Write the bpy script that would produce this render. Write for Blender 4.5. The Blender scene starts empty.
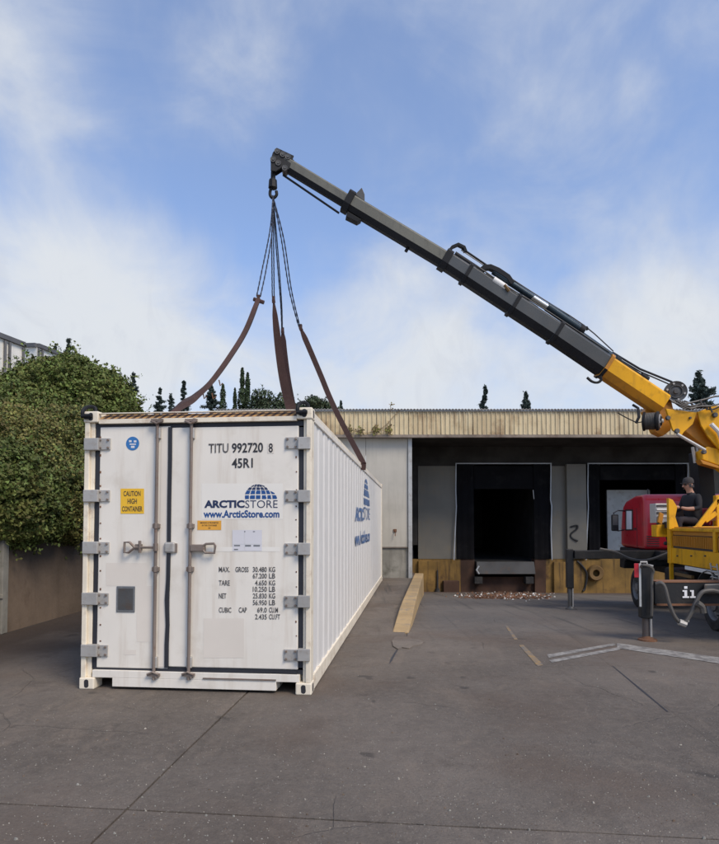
import bpy, bmesh, math, random
import numpy as np
from mathutils import Vector, Matrix
from math import radians as rad, sin, cos, tan, pi
random.seed(7); rng = np.random.default_rng(7)
sc = bpy.context.scene
COL = sc.collection

# ------------------------------------------------------------------ camera
FPX, PITCH, CY, CX, HCAM = 606.0, rad(2.2), 500.2, 359.5, 1.715
cd = bpy.data.cameras.new('camera'); cam = bpy.data.objects.new('camera', cd); COL.objects.link(cam)
sc.camera = cam
cd.sensor_fit = 'HORIZONTAL'; cd.sensor_width = 36; cd.lens = FPX/719*36
cd.shift_y = (CY-422)/719; cd.clip_start = .05; cd.clip_end = 1500
cam.location = (0, 0, HCAM); cam.rotation_euler = (rad(90)+PITCH, 0, 0)

# ------------------------------------------------------------------ sky, sun, exposure
SUN_EL, SUN_AZ = 47, 138      # azimuth clockwise from +Y: behind the camera, to the right
w = bpy.data.worlds.new('World'); sc.world = w; w.use_nodes = True
nt = w.node_tree; N = nt.nodes; L = nt.links
bg = N['Background']; bg.inputs['Strength'].default_value = .15
sky = N.new('ShaderNodeTexSky'); sky.sky_type = 'NISHITA'; sky.sun_disc = False
sky.sun_elevation = rad(SUN_EL); sky.sun_rotation = rad(SUN_AZ); sky.air_density = 1.0; sky.dust_density = .6; sky.ozone_density = 2.2
tc = N.new('ShaderNodeTexCoord')
def nmath(nt, op, a, b=None, clamp=False):
    n = nt.nodes.new('ShaderNodeMath'); n.operation = op; n.use_clamp = clamp
    for i, v in enumerate((a, b)):
        if v is None: continue
        if isinstance(v, (int, float)): n.inputs[i].default_value = v
        else: nt.links.new(v, n.inputs[i])
    return n.outputs[0]
def nnoise(nt, vec, scale, detail=4, rough=.55, dist=0, mscale=None, mloc=None, mrot=None):
    if mscale or mloc or mrot:
        m = nt.nodes.new('ShaderNodeMapping')
        if mscale: m.inputs['Scale'].default_value = mscale
        if mloc: m.inputs['Location'].default_value = mloc
        if mrot: m.inputs['Rotation'].default_value = mrot
        nt.links.new(vec, m.inputs['Vector']); vec = m.outputs['Vector']
    n = nt.nodes.new('ShaderNodeTexNoise'); n.inputs['Scale'].default_value = scale
    n.inputs['Detail'].default_value = detail; n.inputs['Roughness'].default_value = rough
    n.inputs['Distortion'].default_value = dist
    nt.links.new(vec, n.inputs['Vector']); return n.outputs['Fac']
def nramp(nt, v, a, b, smooth=True):
    n = nt.nodes.new('ShaderNodeMapRange'); n.interpolation_type = 'SMOOTHSTEP' if smooth else 'LINEAR'
    nt.links.new(v, n.inputs['Value']); n.inputs['From Min'].default_value = a; n.inputs['From Max'].default_value = b
    return n.outputs['Result']
def nmix(nt, f, a, b, blend='MIX'):
    n = nt.nodes.new('ShaderNodeMix'); n.data_type = 'RGBA'; n.blend_type = blend
    for i, v in ((0, f), (6, a), (7, b)):
        if isinstance(v, (int, float)): n.inputs[i].default_value = v
        elif isinstance(v, tuple): n.inputs[i].default_value = (*v, 1) if len(v) == 3 else v
        else: nt.links.new(v, n.inputs[i])
    return n.outputs[2]
G_ = tc.outputs['Generated']
big = nnoise(nt, G_, 1.7, 4, .55, .4, (1, 1, 1.7), (.35, .0, .62))
wis = nnoise(nt, G_, 3.7, 10, .56, .45, (1.25, 1.0, 1.7), (1.7, .3, .2), (0, .6, 0))
fin = nnoise(nt, G_, 11.0, 8, .62, .8, (1.6, 1.0, .9), (.7, .1, .9), (0, -.5, 0))
sep = N.new('ShaderNodeSeparateXYZ'); L.new(G_, sep.inputs[0])
low = nramp(nt, sep.outputs['Z'], .50, .05)
def blob(px, py, r):     # soft region of the sky round the direction of a photo pixel
    u_ = (CY-py)/FPX; d = Vector(((px-CX)/FPX, cos(PITCH)-u_*sin(PITCH), sin(PITCH)+u_*cos(PITCH))).normalized()
    v = N.new('ShaderNodeVectorMath'); v.operation = 'DISTANCE'; L.new(G_, v.inputs[0]); v.inputs[1].default_value = d
    return nramp(nt, v.outputs['Value'], r, 0)
m = nmath(nt, 'ADD', nmath(nt, 'MULTIPLY', big, .8), nmath(nt, 'MULTIPLY', wis, 1.05))
m = nmath(nt, 'ADD', m, nmath(nt, 'MULTIPLY', fin, .18))
m = nmath(nt, 'ADD', m, nmath(nt, 'MULTIPLY', low, .26))
for px, py, r, s_ in ((60, 285, .40, .50), (300, 200, .19, -.26), (125, 120, .20, -.20), (20, 40, .16, .22), (225, 100, .14, .20), (400, 345, .34, .40), (665, 330, .20, .34), (440, 225, .2, -.10), (560, 110, .5, .10), (170, 180, .12, -.12)):
    m = nmath(nt, 'ADD', m, nmath(nt, 'MULTIPLY', blob(px, py, r), s_))
SKYMASK = nmath(nt, 'ADD', nmath(nt, 'MULTIPLY', nramp(nt, m, .82, 1.62), .77), .23)
ccol = nmix(nt, nramp(nt, m, .9, 1.6), (3.3, 3.75, 4.7), (4.9, 5.15, 5.5))
ccol = nmix(nt, nmath(nt, 'MULTIPLY', nramp(nt, fin, .48, .66), .22), ccol, (3.5, 3.8, 4.5))
mixn = nmix(nt, SKYMASK, nmix(nt, 1.0, sky.outputs[0], (1.18, 1.31, 1.52), 'MULTIPLY'), ccol)
L.new(mixn, bg.inputs['Color'])
sd = bpy.data.lights.new('sun', 'SUN'); sd.energy = 2.9; sd.angle = rad(24); sd.color = (1, .87, .70)
sun = bpy.data.objects.new('sun', sd); COL.objects.link(sun)
az, el = rad(SUN_AZ), rad(SUN_EL)
sdir = Vector((sin(az)*cos(el), cos(az)*cos(el), sin(el)))
sun.rotation_euler = sdir.to_track_quat('Z', 'Y').to_euler()
sc.view_settings.view_transform = 'Standard'; sc.view_settings.look = 'None'
sc.view_settings.exposure = 0.0; sc.view_settings.gamma = 1

# ------------------------------------------------------------------ pixel helpers (photo pixels, 719 x 844)
def ray(px, py):
    x = (px-CX)/FPX; u = (CY-py)/FPX
    return Vector((x, cos(PITCH)-u*sin(PITCH), sin(PITCH)+u*cos(PITCH)))
CAMP = Vector((0, 0, HCAM))
def at(px, py, Y):
    d = ray(px, py); return CAMP + d*(Y/d.y)
def on_plane(px, py, p0, n):
    d = ray(px, py); n = Vector(n); return CAMP + d*((Vector(p0)-CAMP).dot(n)/d.dot(n))
GA = rad(5.8)        # the slab grid and the kerb run 5.8 degrees to the right of the view
def uv(x, y): return x*cos(GA)-y*sin(GA), x*sin(GA)+y*cos(GA)
def xy(u, v): return u*cos(GA)+v*sin(GA), -u*sin(GA)+v*cos(GA)
KU = -.24            # line of the kerb that splits the flat yard from the dock ramp
def hz(u, v):
    if u <= KU or u > 17: return 0.0
    pts = [(9.3, 0), (11.5, -.06), (14.5, -.19), (18, -.42), (21.8, -.70), (24, -.70)]
    if v <= pts[0][0]: return 0.0
    for (a, za), (b, zb) in zip(pts, pts[1:]):
        if v <= b: return za+(zb-za)*(v-a)/(b-a)
    return -.70
def ground(px, py):
    p = None; z = 0.0
    for _ in range(12):
        p = on_plane(px, py, (0, 0, z), (0, 0, 1)); z = hz(*uv(p.x, p.y))
    return p

# ------------------------------------------------------------------ materials
def mat(name, base, rough=.6, metal=0, var=.12, dirt=None, dirt_amt=.3, dscale=3, bump=.15, bscale=40, spec=.5,
        streak=None, streak_amt=0, coat=0, island=0.0, vscale=1.5):
    m = bpy.data.materials.new(name); m.use_nodes = True; t = m.node_tree; b = t.nodes['Principled BSDF']
    c = t.nodes.new('ShaderNodeTexCoord').outputs['Object']
    dark = tuple(x*(1-var) for x in base); lite = tuple(min(x*(1+var), .95) for x in base)
    col = nmix(t, nramp(t, nnoise(t, c, vscale, 5), .3, .7), dark, lite)
    if dirt:
        d = nramp(t, nnoise(t, c, dscale, 8, .65), .5, .72)
        col = nmix(t, nmath(t, 'MULTIPLY', d, dirt_amt), col, dirt)
    if streak:
        s = nramp(t, nnoise(t, c, 1.0, 6, .6, 0, (9, 9, .7)), .48, .75)
        col = nmix(t, nmath(t, 'MULTIPLY', s, streak_amt), col, streak)
    if island:
        g = t.nodes.new('ShaderNodeNewGeometry')
        hv = t.nodes.new('ShaderNodeHueSaturation'); t.links.new(col, hv.inputs['Color'])
        t.links.new(nmath(t, 'ADD', nmath(t, 'MULTIPLY', g.outputs['Random Per Island'], island*2), 1-island), hv.inputs['Value'])
        t.links.new(nmath(t, 'ADD', nmath(t, 'MULTIPLY', g.outputs['Random Per Island'], .06), .47), hv.inputs['Hue'])
        col = hv.outputs['Color']
    t.links.new(col, b.inputs['Base Color'])
    b.inputs['Metallic'].default_value = metal; b.inputs['Specular IOR Level'].default_value = spec
    b.inputs['Coat Weight'].default_value = coat
    rn = nmath(t, 'ADD', nmath(t, 'MULTIPLY', nnoise(t, c, 6, 5), .25), rough-.12, True); t.links.new(rn, b.inputs['Roughness'])
    if bump:
        bn = t.nodes.new('ShaderNodeBump'); bn.inputs['Strength'].default_value = bump; bn.inputs['Distance'].default_value = .01
        t.links.new(nnoise(t, c, bscale, 5), bn.inputs['Height']); t.links.new(bn.outputs[0], b.inputs['Normal'])
    return m
M = {}
M['cream'] = mat('container_paint', (.80, .755, .675), .45, var=.03, dirt=(.5, .43, .34), dirt_amt=.34, dscale=2.2, bump=.05, bscale=12, streak=(.50, .40, .30), streak_amt=.34)
M['post'] = mat('post_paint', (.80, .72, .58), .5, var=.06, dirt=(.35, .22, .13), dirt_amt=.5, dscale=7, bump=.1)
M['side'] = mat('side_paint', (.78, .76, .72), .4, var=.03, dirt=(.55, .52, .47), dirt_amt=.25, dscale=1.5, bump=.04, bscale=10, streak=(.5, .46, .4), streak_amt=.2)
M['gasket'] = mat('rubber_gasket', (.022, .024, .032), .6, bump=.2)
M['galv'] = mat('galvanised_steel', (.44, .425, .40), .5, .35, dirt=(.25, .17, .1), dirt_amt=.3, dscale=14, bump=.2)
M['rod'] = mat('rusty_rod', (.215, .175, .15), .6, .2, var=.2, dirt=(.17, .08, .04), dirt_amt=.6, dscale=12)
M['rust'] = mat('rust', (.16, .075, .04), .9, .1, var=.35, dirt=(.3, .2, .13), dirt_amt=.4, dscale=20)
M['yellowsign'] = mat('yellow_sign', (.85, .50, .03), .5, var=.05, bump=0, dirt=(.4, .25, .1), dirt_amt=.2, dscale=30)
M['orangesign'] = mat('orange_sign', (.78, .38, .05), .5, var=.08, bump=0)
M['black'] = mat('black_print', (.03, .03, .035), .5, bump=0)
M['blackfade'] = mat('faded_black_print', (.09, .085, .085), .5, bump=0, var=.4, vscale=30)
M['navy'] = mat('navy_print', (.015, .03, .09), .5, bump=0)
M['blue'] = mat('blue_print', (.012, .075, .26), .5, bump=0)
M['midblue'] = mat('mid_blue_print', (.03, .16, .42), .5, bump=0)
M['sideblue'] = mat('side_blue_print', (.10, .18, .36), .5, bump=0, var=.2)
M['white'] = mat('white_print', (.8, .8, .82), .5, bump=0, var=.02)
M['patch'] = mat('repaint_patch', (.74, .68, .60), .5, var=.04, bump=.03)
M['patchw'] = mat('white_patch', (.82, .785, .715), .42, var=.02, bump=.03)
M['label'] = mat('paper_label', (.68, .67, .70), .6, var=.04, bump=0)
M['vent'] = mat('dark_plate', (.17, .18, .19), .5, .2, var=.2, dirt=(.3, .3, .28), dirt_amt=.3, dscale=30)
M['ychev'] = mat('header_yellow', (.42, .24, .09), .6, var=.25, dirt=(.2, .1, .05), dirt_amt=.6, dscale=10)
M['kchev'] = mat('header_black', (.07, .035, .022), .7, var=.3, dirt=(.3, .18, .1), dirt_amt=.3, dscale=10)
M['peb'] = mat('pebble', (.34, .31, .26), .9, var=.3)
M['asphalt_wall'] = mat('stained_concrete', (.135, .10, .072), .9, var=.35, dirt=(.075, .045, .03), dirt_amt=.85, dscale=.9, bump=.6, bscale=14, streak=(.09, .06, .04), streak_amt=.25, vscale=.8)
M['concrete'] = mat('grey_concrete', (.26, .25, .22), .9, var=.2, dirt=(.07, .07, .05), dirt_amt=.7, dscale=2, bump=.5, bscale=18, streak=(.1, .09, .07), streak_amt=.4)
M['kerby'] = mat('worn_yellow_kerb', (.39, .275, .14), .85, var=.15, dirt=(.22, .19, .15), dirt_amt=.85, dscale=5, bump=.8, bscale=25)
M['docky'] = mat('dirty_yellow_concrete', (.22, .13, .036), .9, var=.3, dirt=(.05, .024, .014), dirt_amt=.92, dscale=1.1, bump=.5, bscale=18, streak=(.05, .03, .018), streak_amt=.85)
M['panel'] = mat('insulated_panel', (.47, .445, .39), .5, var=.05, dirt=(.33, .32, .28), dirt_amt=.35, dscale=1.2, bump=.05, streak=(.28, .26, .22), streak_amt=.35)
M['panelg'] = mat('grubby_shaded_panel', (.17, .158, .132), .6, var=.1, dirt=(.2, .15, .08), dirt_amt=.5, dscale=1.5, bump=.1, streak=(.14, .13, .11), streak_amt=.4)  # base darkened to paint in the canopy shade, grime mixed over it
M['trim'] = mat('grey_trim', (.42, .43, .43), .5, .2, var=.1, dirt=(.2, .16, .12), dirt_amt=.5, dscale=5)
M['gutter'] = mat('weathered_gutter', (.24, .20, .165), .7, .2, var=.25, dirt=(.09, .045, .03), dirt_amt=.7, dscale=2)
M['fascia'] = mat('yellowed_cladding', (.62, .52, .33), .6, var=.06, dirt=(.34, .24, .12), dirt_amt=.55, dscale=1.8, bump=.1, streak=(.22, .14, .07), streak_amt=.75)
M['fascia2'] = mat('stained_cladding', (.54, .44, .27), .65, var=.1, dirt=(.26, .16, .08), dirt_amt=.75, dscale=1.3, bump=.1, streak=(.18, .10, .05), streak_amt=.85)
M['roofm'] = mat('weathered_roof_sheet', (.36, .35, .34), .8, .1, var=.2, dirt=(.12, .08, .05), dirt_amt=.6, dscale=1)
M['lintel'] = mat('shaded_lintel', (.046, .043, .040), .9, spec=.15, var=.3, dirt=(.03, .025, .02), dirt_amt=.6, dscale=1.2, bump=.1)  # near-black base paints in the shade under the canopy
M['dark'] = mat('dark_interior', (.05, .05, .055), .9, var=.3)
M['flap'] = mat('dock_curtain', (.006, .006, .0075), .85, var=.25, spec=.12, dirt=(.03, .028, .027), dirt_amt=.4, dscale=2)
M['pit'] = mat('rust_stained_concrete', (.062, .033, .022), .95, var=.4, dirt=(.03, .015, .01), dirt_amt=.6, dscale=2)
M['steel'] = mat('dull_steel', (.10, .10, .10), .55, .4, var=.2, dirt=(.12, .07, .04), dirt_amt=.5, dscale=8)
M['frame'] = mat('pale_frame', (.42, .44, .46), .5, .2, var=.15)
M['cy'] = mat('crane_yellow', (.74, .37, .006), .48, var=.08, dirt=(.16, .08, .015), dirt_amt=.55, dscale=3.5, bump=.06, spec=.35, streak=(.2, .1, .02), streak_amt=.35)
M['cyo'] = mat('orange_and_shaded_yellow', (.46, .19, .012), .5, var=.12, dirt=(.2, .1, .02), dirt_amt=.5, dscale=5)  # orange parts, plus yellow parts with shade put into the colour
M['boomg'] = mat('graphite_paint', (.075, .077, .078), .34, .25, var=.1, dirt=(.09, .08, .07), dirt_amt=.5, dscale=4, bump=.05)
M['boomo'] = mat('olive_grey_paint', (.125, .122, .100), .45, .15, var=.12, dirt=(.07, .06, .05), dirt_amt=.5, dscale=5, bump=.05, streak=(.05, .045, .04), streak_amt=.4)
M['levm'] = mat('worn_leveller_steel', (.055, .056, .058), .6, .3, var=.25, dirt=(.10, .06, .04), dirt_amt=.5, dscale=4)
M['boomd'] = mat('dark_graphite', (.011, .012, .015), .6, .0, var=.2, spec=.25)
M['teal'] = mat('cylinder_paint', (.018, .035, .05), .35, .3, var=.15)
M['chrome'] = mat('chrome_rod', (.62, .62, .60), .22, .9, var=.05, bump=0)
M['ramr'] = mat('rust_spotted_ram', (.10, .085, .08), .5, .3, var=.2, dirt=(.17, .07, .03), dirt_amt=.8, dscale=9)
M['hose'] = mat('rubber_hose', (.02, .02, .022), .5, var=.2)
M['hoseg'] = mat('dusty_hose', (.085, .078, .07), .6, var=.2)
M['red'] = mat('cab_red', (.46, .014, .028), .32, var=.08, dirt=(.12, .03, .03), dirt_amt=.4, dscale=2.5, bump=.03, coat=.3)
M['tyre'] = mat('tyre_rubber', (.02, .02, .021), .85, var=.3, dirt=(.1, .09, .08), dirt_amt=.4, dscale=8)
M['rim'] = mat('wheel_rim', (.20, .20, .20), .55, .3, var=.2, dirt=(.1, .06, .04), dirt_amt=.6, dscale=10)
M['chassis'] = mat('chassis_black', (.014, .0145, .016), .6, .0, var=.3, spec=.35, dirt=(.055, .047, .04), dirt_amt=.5, dscale=4)
M['glass'] = mat('dark_glass', (.03, .035, .04), .08, 0, var=.1, bump=0, spec=.8)
M['whitep'] = mat('white_paint', (.70, .70, .68), .5, var=.06, dirt=(.4, .36, .3), dirt_amt=.3)
M['strap'] = mat('brown_webbing', (.060, .031, .027), .9, var=.25, dirt=(.09, .06, .05), dirt_amt=.5, dscale=12, bump=.4, bscale=60)
M['strapd'] = mat('dark_webbing', (.055, .03, .03), .9, var=.25, bump=.4, bscale=60)
M['chain'] = mat('chain_steel', (.05, .055, .075), .45, .6, var=.2)
M['skin'] = mat('skin', (.42, .23, .16), .6, var=.06, bump=.02)
M['cloth'] = mat('dark_jacket', (.018, .019, .024), .9, var=.2)
M['trous'] = mat('dark_trousers', (.03, .024, .03), .9, var=.2)
M['capm'] = mat('cap_cloth', (.05, .045, .045), .9, var=.2)
M['ochre'] = mat('ochre_paint', (.15, .088, .03), .8, var=.2, dirt=(.12, .07, .03), dirt_amt=.6, dscale=4)
M['wallw'] = mat('far_white_cladding', (.74, .72, .66), .6, var=.05, streak=(.4, .38, .34), streak_amt=.3)
M['pipe'] = mat('rain_pipe', (.10, .10, .105), .6, var=.1)
M['bark'] = mat('bark', (.07, .05, .035), .95, var=.3, bump=.8, bscale=12)
def leafmat(name, c, c2):
    m = mat(name, c, .65, var=.35, dirt=c2, dirt_amt=.8, dscale=.9, bump=0, island=.35, spec=.25, vscale=2.2)
    return m
M['leafd'] = leafmat('dark_tree_leaf', (.055, .075, .04), (.08, .09, .035))
M['leaf'] = leafmat('hedge_leaf', (.095, .115, .032), (.19, .16, .05))
M['leaf2'] = leafmat('bush_leaf', (.115, .145, .036), (.20, .20, .055))
M['olive'] = leafmat('dry_olive_leaf', (.17, .155, .048), (.23, .17, .06))
M['needle'] = leafmat('needle', (.055, .078, .068), (.035, .055, .048))
M['cyp'] = leafmat('cypress_leaf', (.045, .068, .032), (.06, .075, .03))
M['twig'] = mat('dry_twig', (.22, .15, .08), .9, var=.3)

def groundmat(name, base, wet=0):
    m = bpy.data.materials.new(name); m.use_nodes = True; t = m.node_tree; b = t.nodes['Principled BSDF']
    P = t.nodes.new('ShaderNodeNewGeometry').outputs['Position']
    oi = t.nodes.new('ShaderNodeObjectInfo').outputs['Random']
    c = nmix(t, nramp(t, nnoise(t, P, .33, 5, .6), .3, .7), tuple(x*.68 for x in base), tuple(x*1.30 for x in base))
    c = nmix(t, nmath(t, 'MULTIPLY', nramp(t, nnoise(t, P, 1.3, 7, .7, .6), .48, .72), .6), c, (base[0]*.52, base[1]*.5, base[2]*.5))
    c = nmix(t, nmath(t, 'MULTIPLY', nramp(t, nnoise(t, P, 2.3, 6, .65, 1.1, (1, .5, 1), (4, 9, 0)), .52, .72), .5), c, (base[0]*1.5, base[1]*1.42, base[2]*1.33))
    # pale aggregate
    v = t.nodes.new('ShaderNodeTexVoronoi'); v.inputs['Scale'].default_value = 42; t.links.new(P, v.inputs['Vector'])
    sp = nmath(t, 'MULTIPLY', nramp(t, v.outputs['Distance'], .34, .12), nramp(t, nnoise(t, P, 9, 3), .42, .62))
    v3 = t.nodes.new('ShaderNodeTexVoronoi'); v3.inputs['Scale'].default_value = 95; t.links.new(P, v3.inputs['Vector'])
    sp3 = nmath(t, 'MULTIPLY', nramp(t, v3.outputs['Distance'], .36, .1), nramp(t, nnoise(t, P, 5, 5), .40, .66))
    c = nmix(t, nmath(t, 'MULTIPLY', sp3, .36), c, (.27, .245, .21))
    c = nmix(t, nmath(t, 'MULTIPLY', sp, .42), c, (.33, .30, .26))
    v2 = t.nodes.new('ShaderNodeTexVoronoi'); v2.inputs['Scale'].default_value = 160; t.links.new(P, v2.inputs['Vector'])
    c = nmix(t, nmath(t, 'MULTIPLY', nramp(t, v2.outputs['Distance'], .45, .0), .35), c, (base[0]*.35, base[1]*.35, base[2]*.35))
    c = nmix(t, nmath(t, 'MULTIPLY', nramp(t, nnoise(t, P, 14, 6, .75), .42, .70), .38), c, (base[0]*1.55, base[1]*1.5, base[2]*1.42))
    c = nmix(t, nmath(t, 'MULTIPLY', nramp(t, nnoise(t, P, 38, 4, .8, 0, None, (3, 7, 1)), .5, .68), .40), c, (base[0]*.45, base[1]*.43, base[2]*.42))
    c = nmix(t, nmath(t, 'MULTIPLY', nramp(t, nnoise(t, P, .55, 5, .6, .4, None, (7, 1, 0)), .46, .68), .45), c, (base[0]*.84, base[1]*.70, base[2]*.62))
    # oil spots
    c = nmix(t, nmath(t, 'MULTIPLY', nramp(t, nnoise(t, P, 3.1, 2, .4, .3, None, (11, 3, 0)), .67, .76), .55), c, (.035, .032, .03))
    # container's shade painted as a dark brown strip by the retaining wall, and rusty stain in front of the dock
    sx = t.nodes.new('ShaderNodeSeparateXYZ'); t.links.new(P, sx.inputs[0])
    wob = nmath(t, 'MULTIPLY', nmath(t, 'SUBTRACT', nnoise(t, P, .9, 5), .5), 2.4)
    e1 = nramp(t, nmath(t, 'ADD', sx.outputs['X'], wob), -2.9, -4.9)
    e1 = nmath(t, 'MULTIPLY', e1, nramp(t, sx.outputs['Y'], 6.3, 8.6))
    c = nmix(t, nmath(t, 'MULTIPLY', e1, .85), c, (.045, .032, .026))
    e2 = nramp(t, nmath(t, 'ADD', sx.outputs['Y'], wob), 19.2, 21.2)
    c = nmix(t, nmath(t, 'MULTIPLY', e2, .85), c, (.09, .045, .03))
    e3 = nramp(t, nmath(t, 'ADD', sx.outputs['Y'], wob), 8.2, 11.5)
    e3 = nmath(t, 'MULTIPLY', e3, nramp(t, sx.outputs['X'], .8, 1.6))
    c = nmix(t, nmath(t, 'MULTIPLY', e3, .35), c, (.12, .125, .13))
    # skid marks running to the dock
    sk = nnoise(t, P, 1.0, 3, .5, 0, (5.5, .22, 1), (2, 0, 0), (0, 0, -.25))
    sk = nmath(t, 'MULTIPLY', nramp(t, sk, .56, .7), nramp(t, sx.outputs['Y'], 7.5, 11))
    c = nmix(t, nmath(t, 'MULTIPLY', sk, .5), c, (.05, .05, .05))
    # hairline cracks
    vc = t.nodes.new('ShaderNodeTexVoronoi'); vc.feature = 'DISTANCE_TO_EDGE'; vc.inputs['Scale'].default_value = .55
    dn = t.nodes.new('ShaderNodeMix'); dn.data_type = 'VECTOR'; dn.inputs[0].default_value = .12
    n3 = t.nodes.new('ShaderNodeTexNoise'); n3.inputs['Scale'].default_value = 3; n3.inputs['Detail'].default_value = 6
    t.links.new(P, n3.inputs['Vector']); t.links.new(P, dn.inputs[4]); t.links.new(n3.outputs['Color'], dn.inputs[5])
    t.links.new(dn.outputs[1], vc.inputs['Vector'])
    cr = nmath(t, 'MULTIPLY', nramp(t, vc.outputs['Distance'], .004, .001), nramp(t, nnoise(t, P, .5, 2), .5, .62))
    c = nmix(t, nmath(t, 'MULTIPLY', cr, .15), c, (.03, .03, .03))
    hv = t.nodes.new('ShaderNodeHueSaturation'); t.links.new(c, hv.inputs['Color'])
    t.links.new(nmath(t, 'ADD', nmath(t, 'MULTIPLY', oi, .10), .95), hv.inputs['Value'])
    t.links.new(hv.outputs[0], b.inputs['Base Color'])
    t.links.new(nmath(t, 'ADD', nmath(t, 'MULTIPLY', nnoise(t, P, 2, 5), .3), .66), b.inputs['Roughness'])
    b.inputs['Specular IOR Level'].default_value = .3
    bn = t.nodes.new('ShaderNodeBump'); bn.inputs['Strength'].default_value = .8; bn.inputs['Distance'].default_value = .016
    hh = nmath(t, 'ADD', nnoise(t, P, 60, 6, .7), nmath(t, 'MULTIPLY', nnoise(t, P, 7, 4), 1.2))
    hh = nmath(t, 'SUBTRACT', hh, nmath(t, 'MULTIPLY', cr, .8))
    t.links.new(hh, bn.inputs['Height']); t.links.new(bn.outputs[0], b.inputs['Normal'])
    return m
M['ground'] = groundmat('worn_yard_concrete', (.148, .126, .106))
M['groundp'] = groundmat('cement_patch', (.165, .142, .12))
def wornpaint(name, col, under=(.14, .13, .12), k=(.42, .6)):
    m = bpy.data.materials.new(name); m.use_nodes = True; t = m.node_tree; b = t.nodes['Principled BSDF']
    P = t.nodes.new('ShaderNodeNewGeometry').outputs['Position']
    c = nmix(t, nramp(t, nnoise(t, P, 7, 8, .75), *k), under, col)
    t.links.new(c, b.inputs['Base Color']); b.inputs['Roughness'].default_value = .85; return m
M['wline'] = wornpaint('worn_white_line', (.31, .295, .27), k=(.38, .62))
M['yline'] = wornpaint('worn_yellow_line', (.32, .20, .07), k=(.38, .68))

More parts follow.
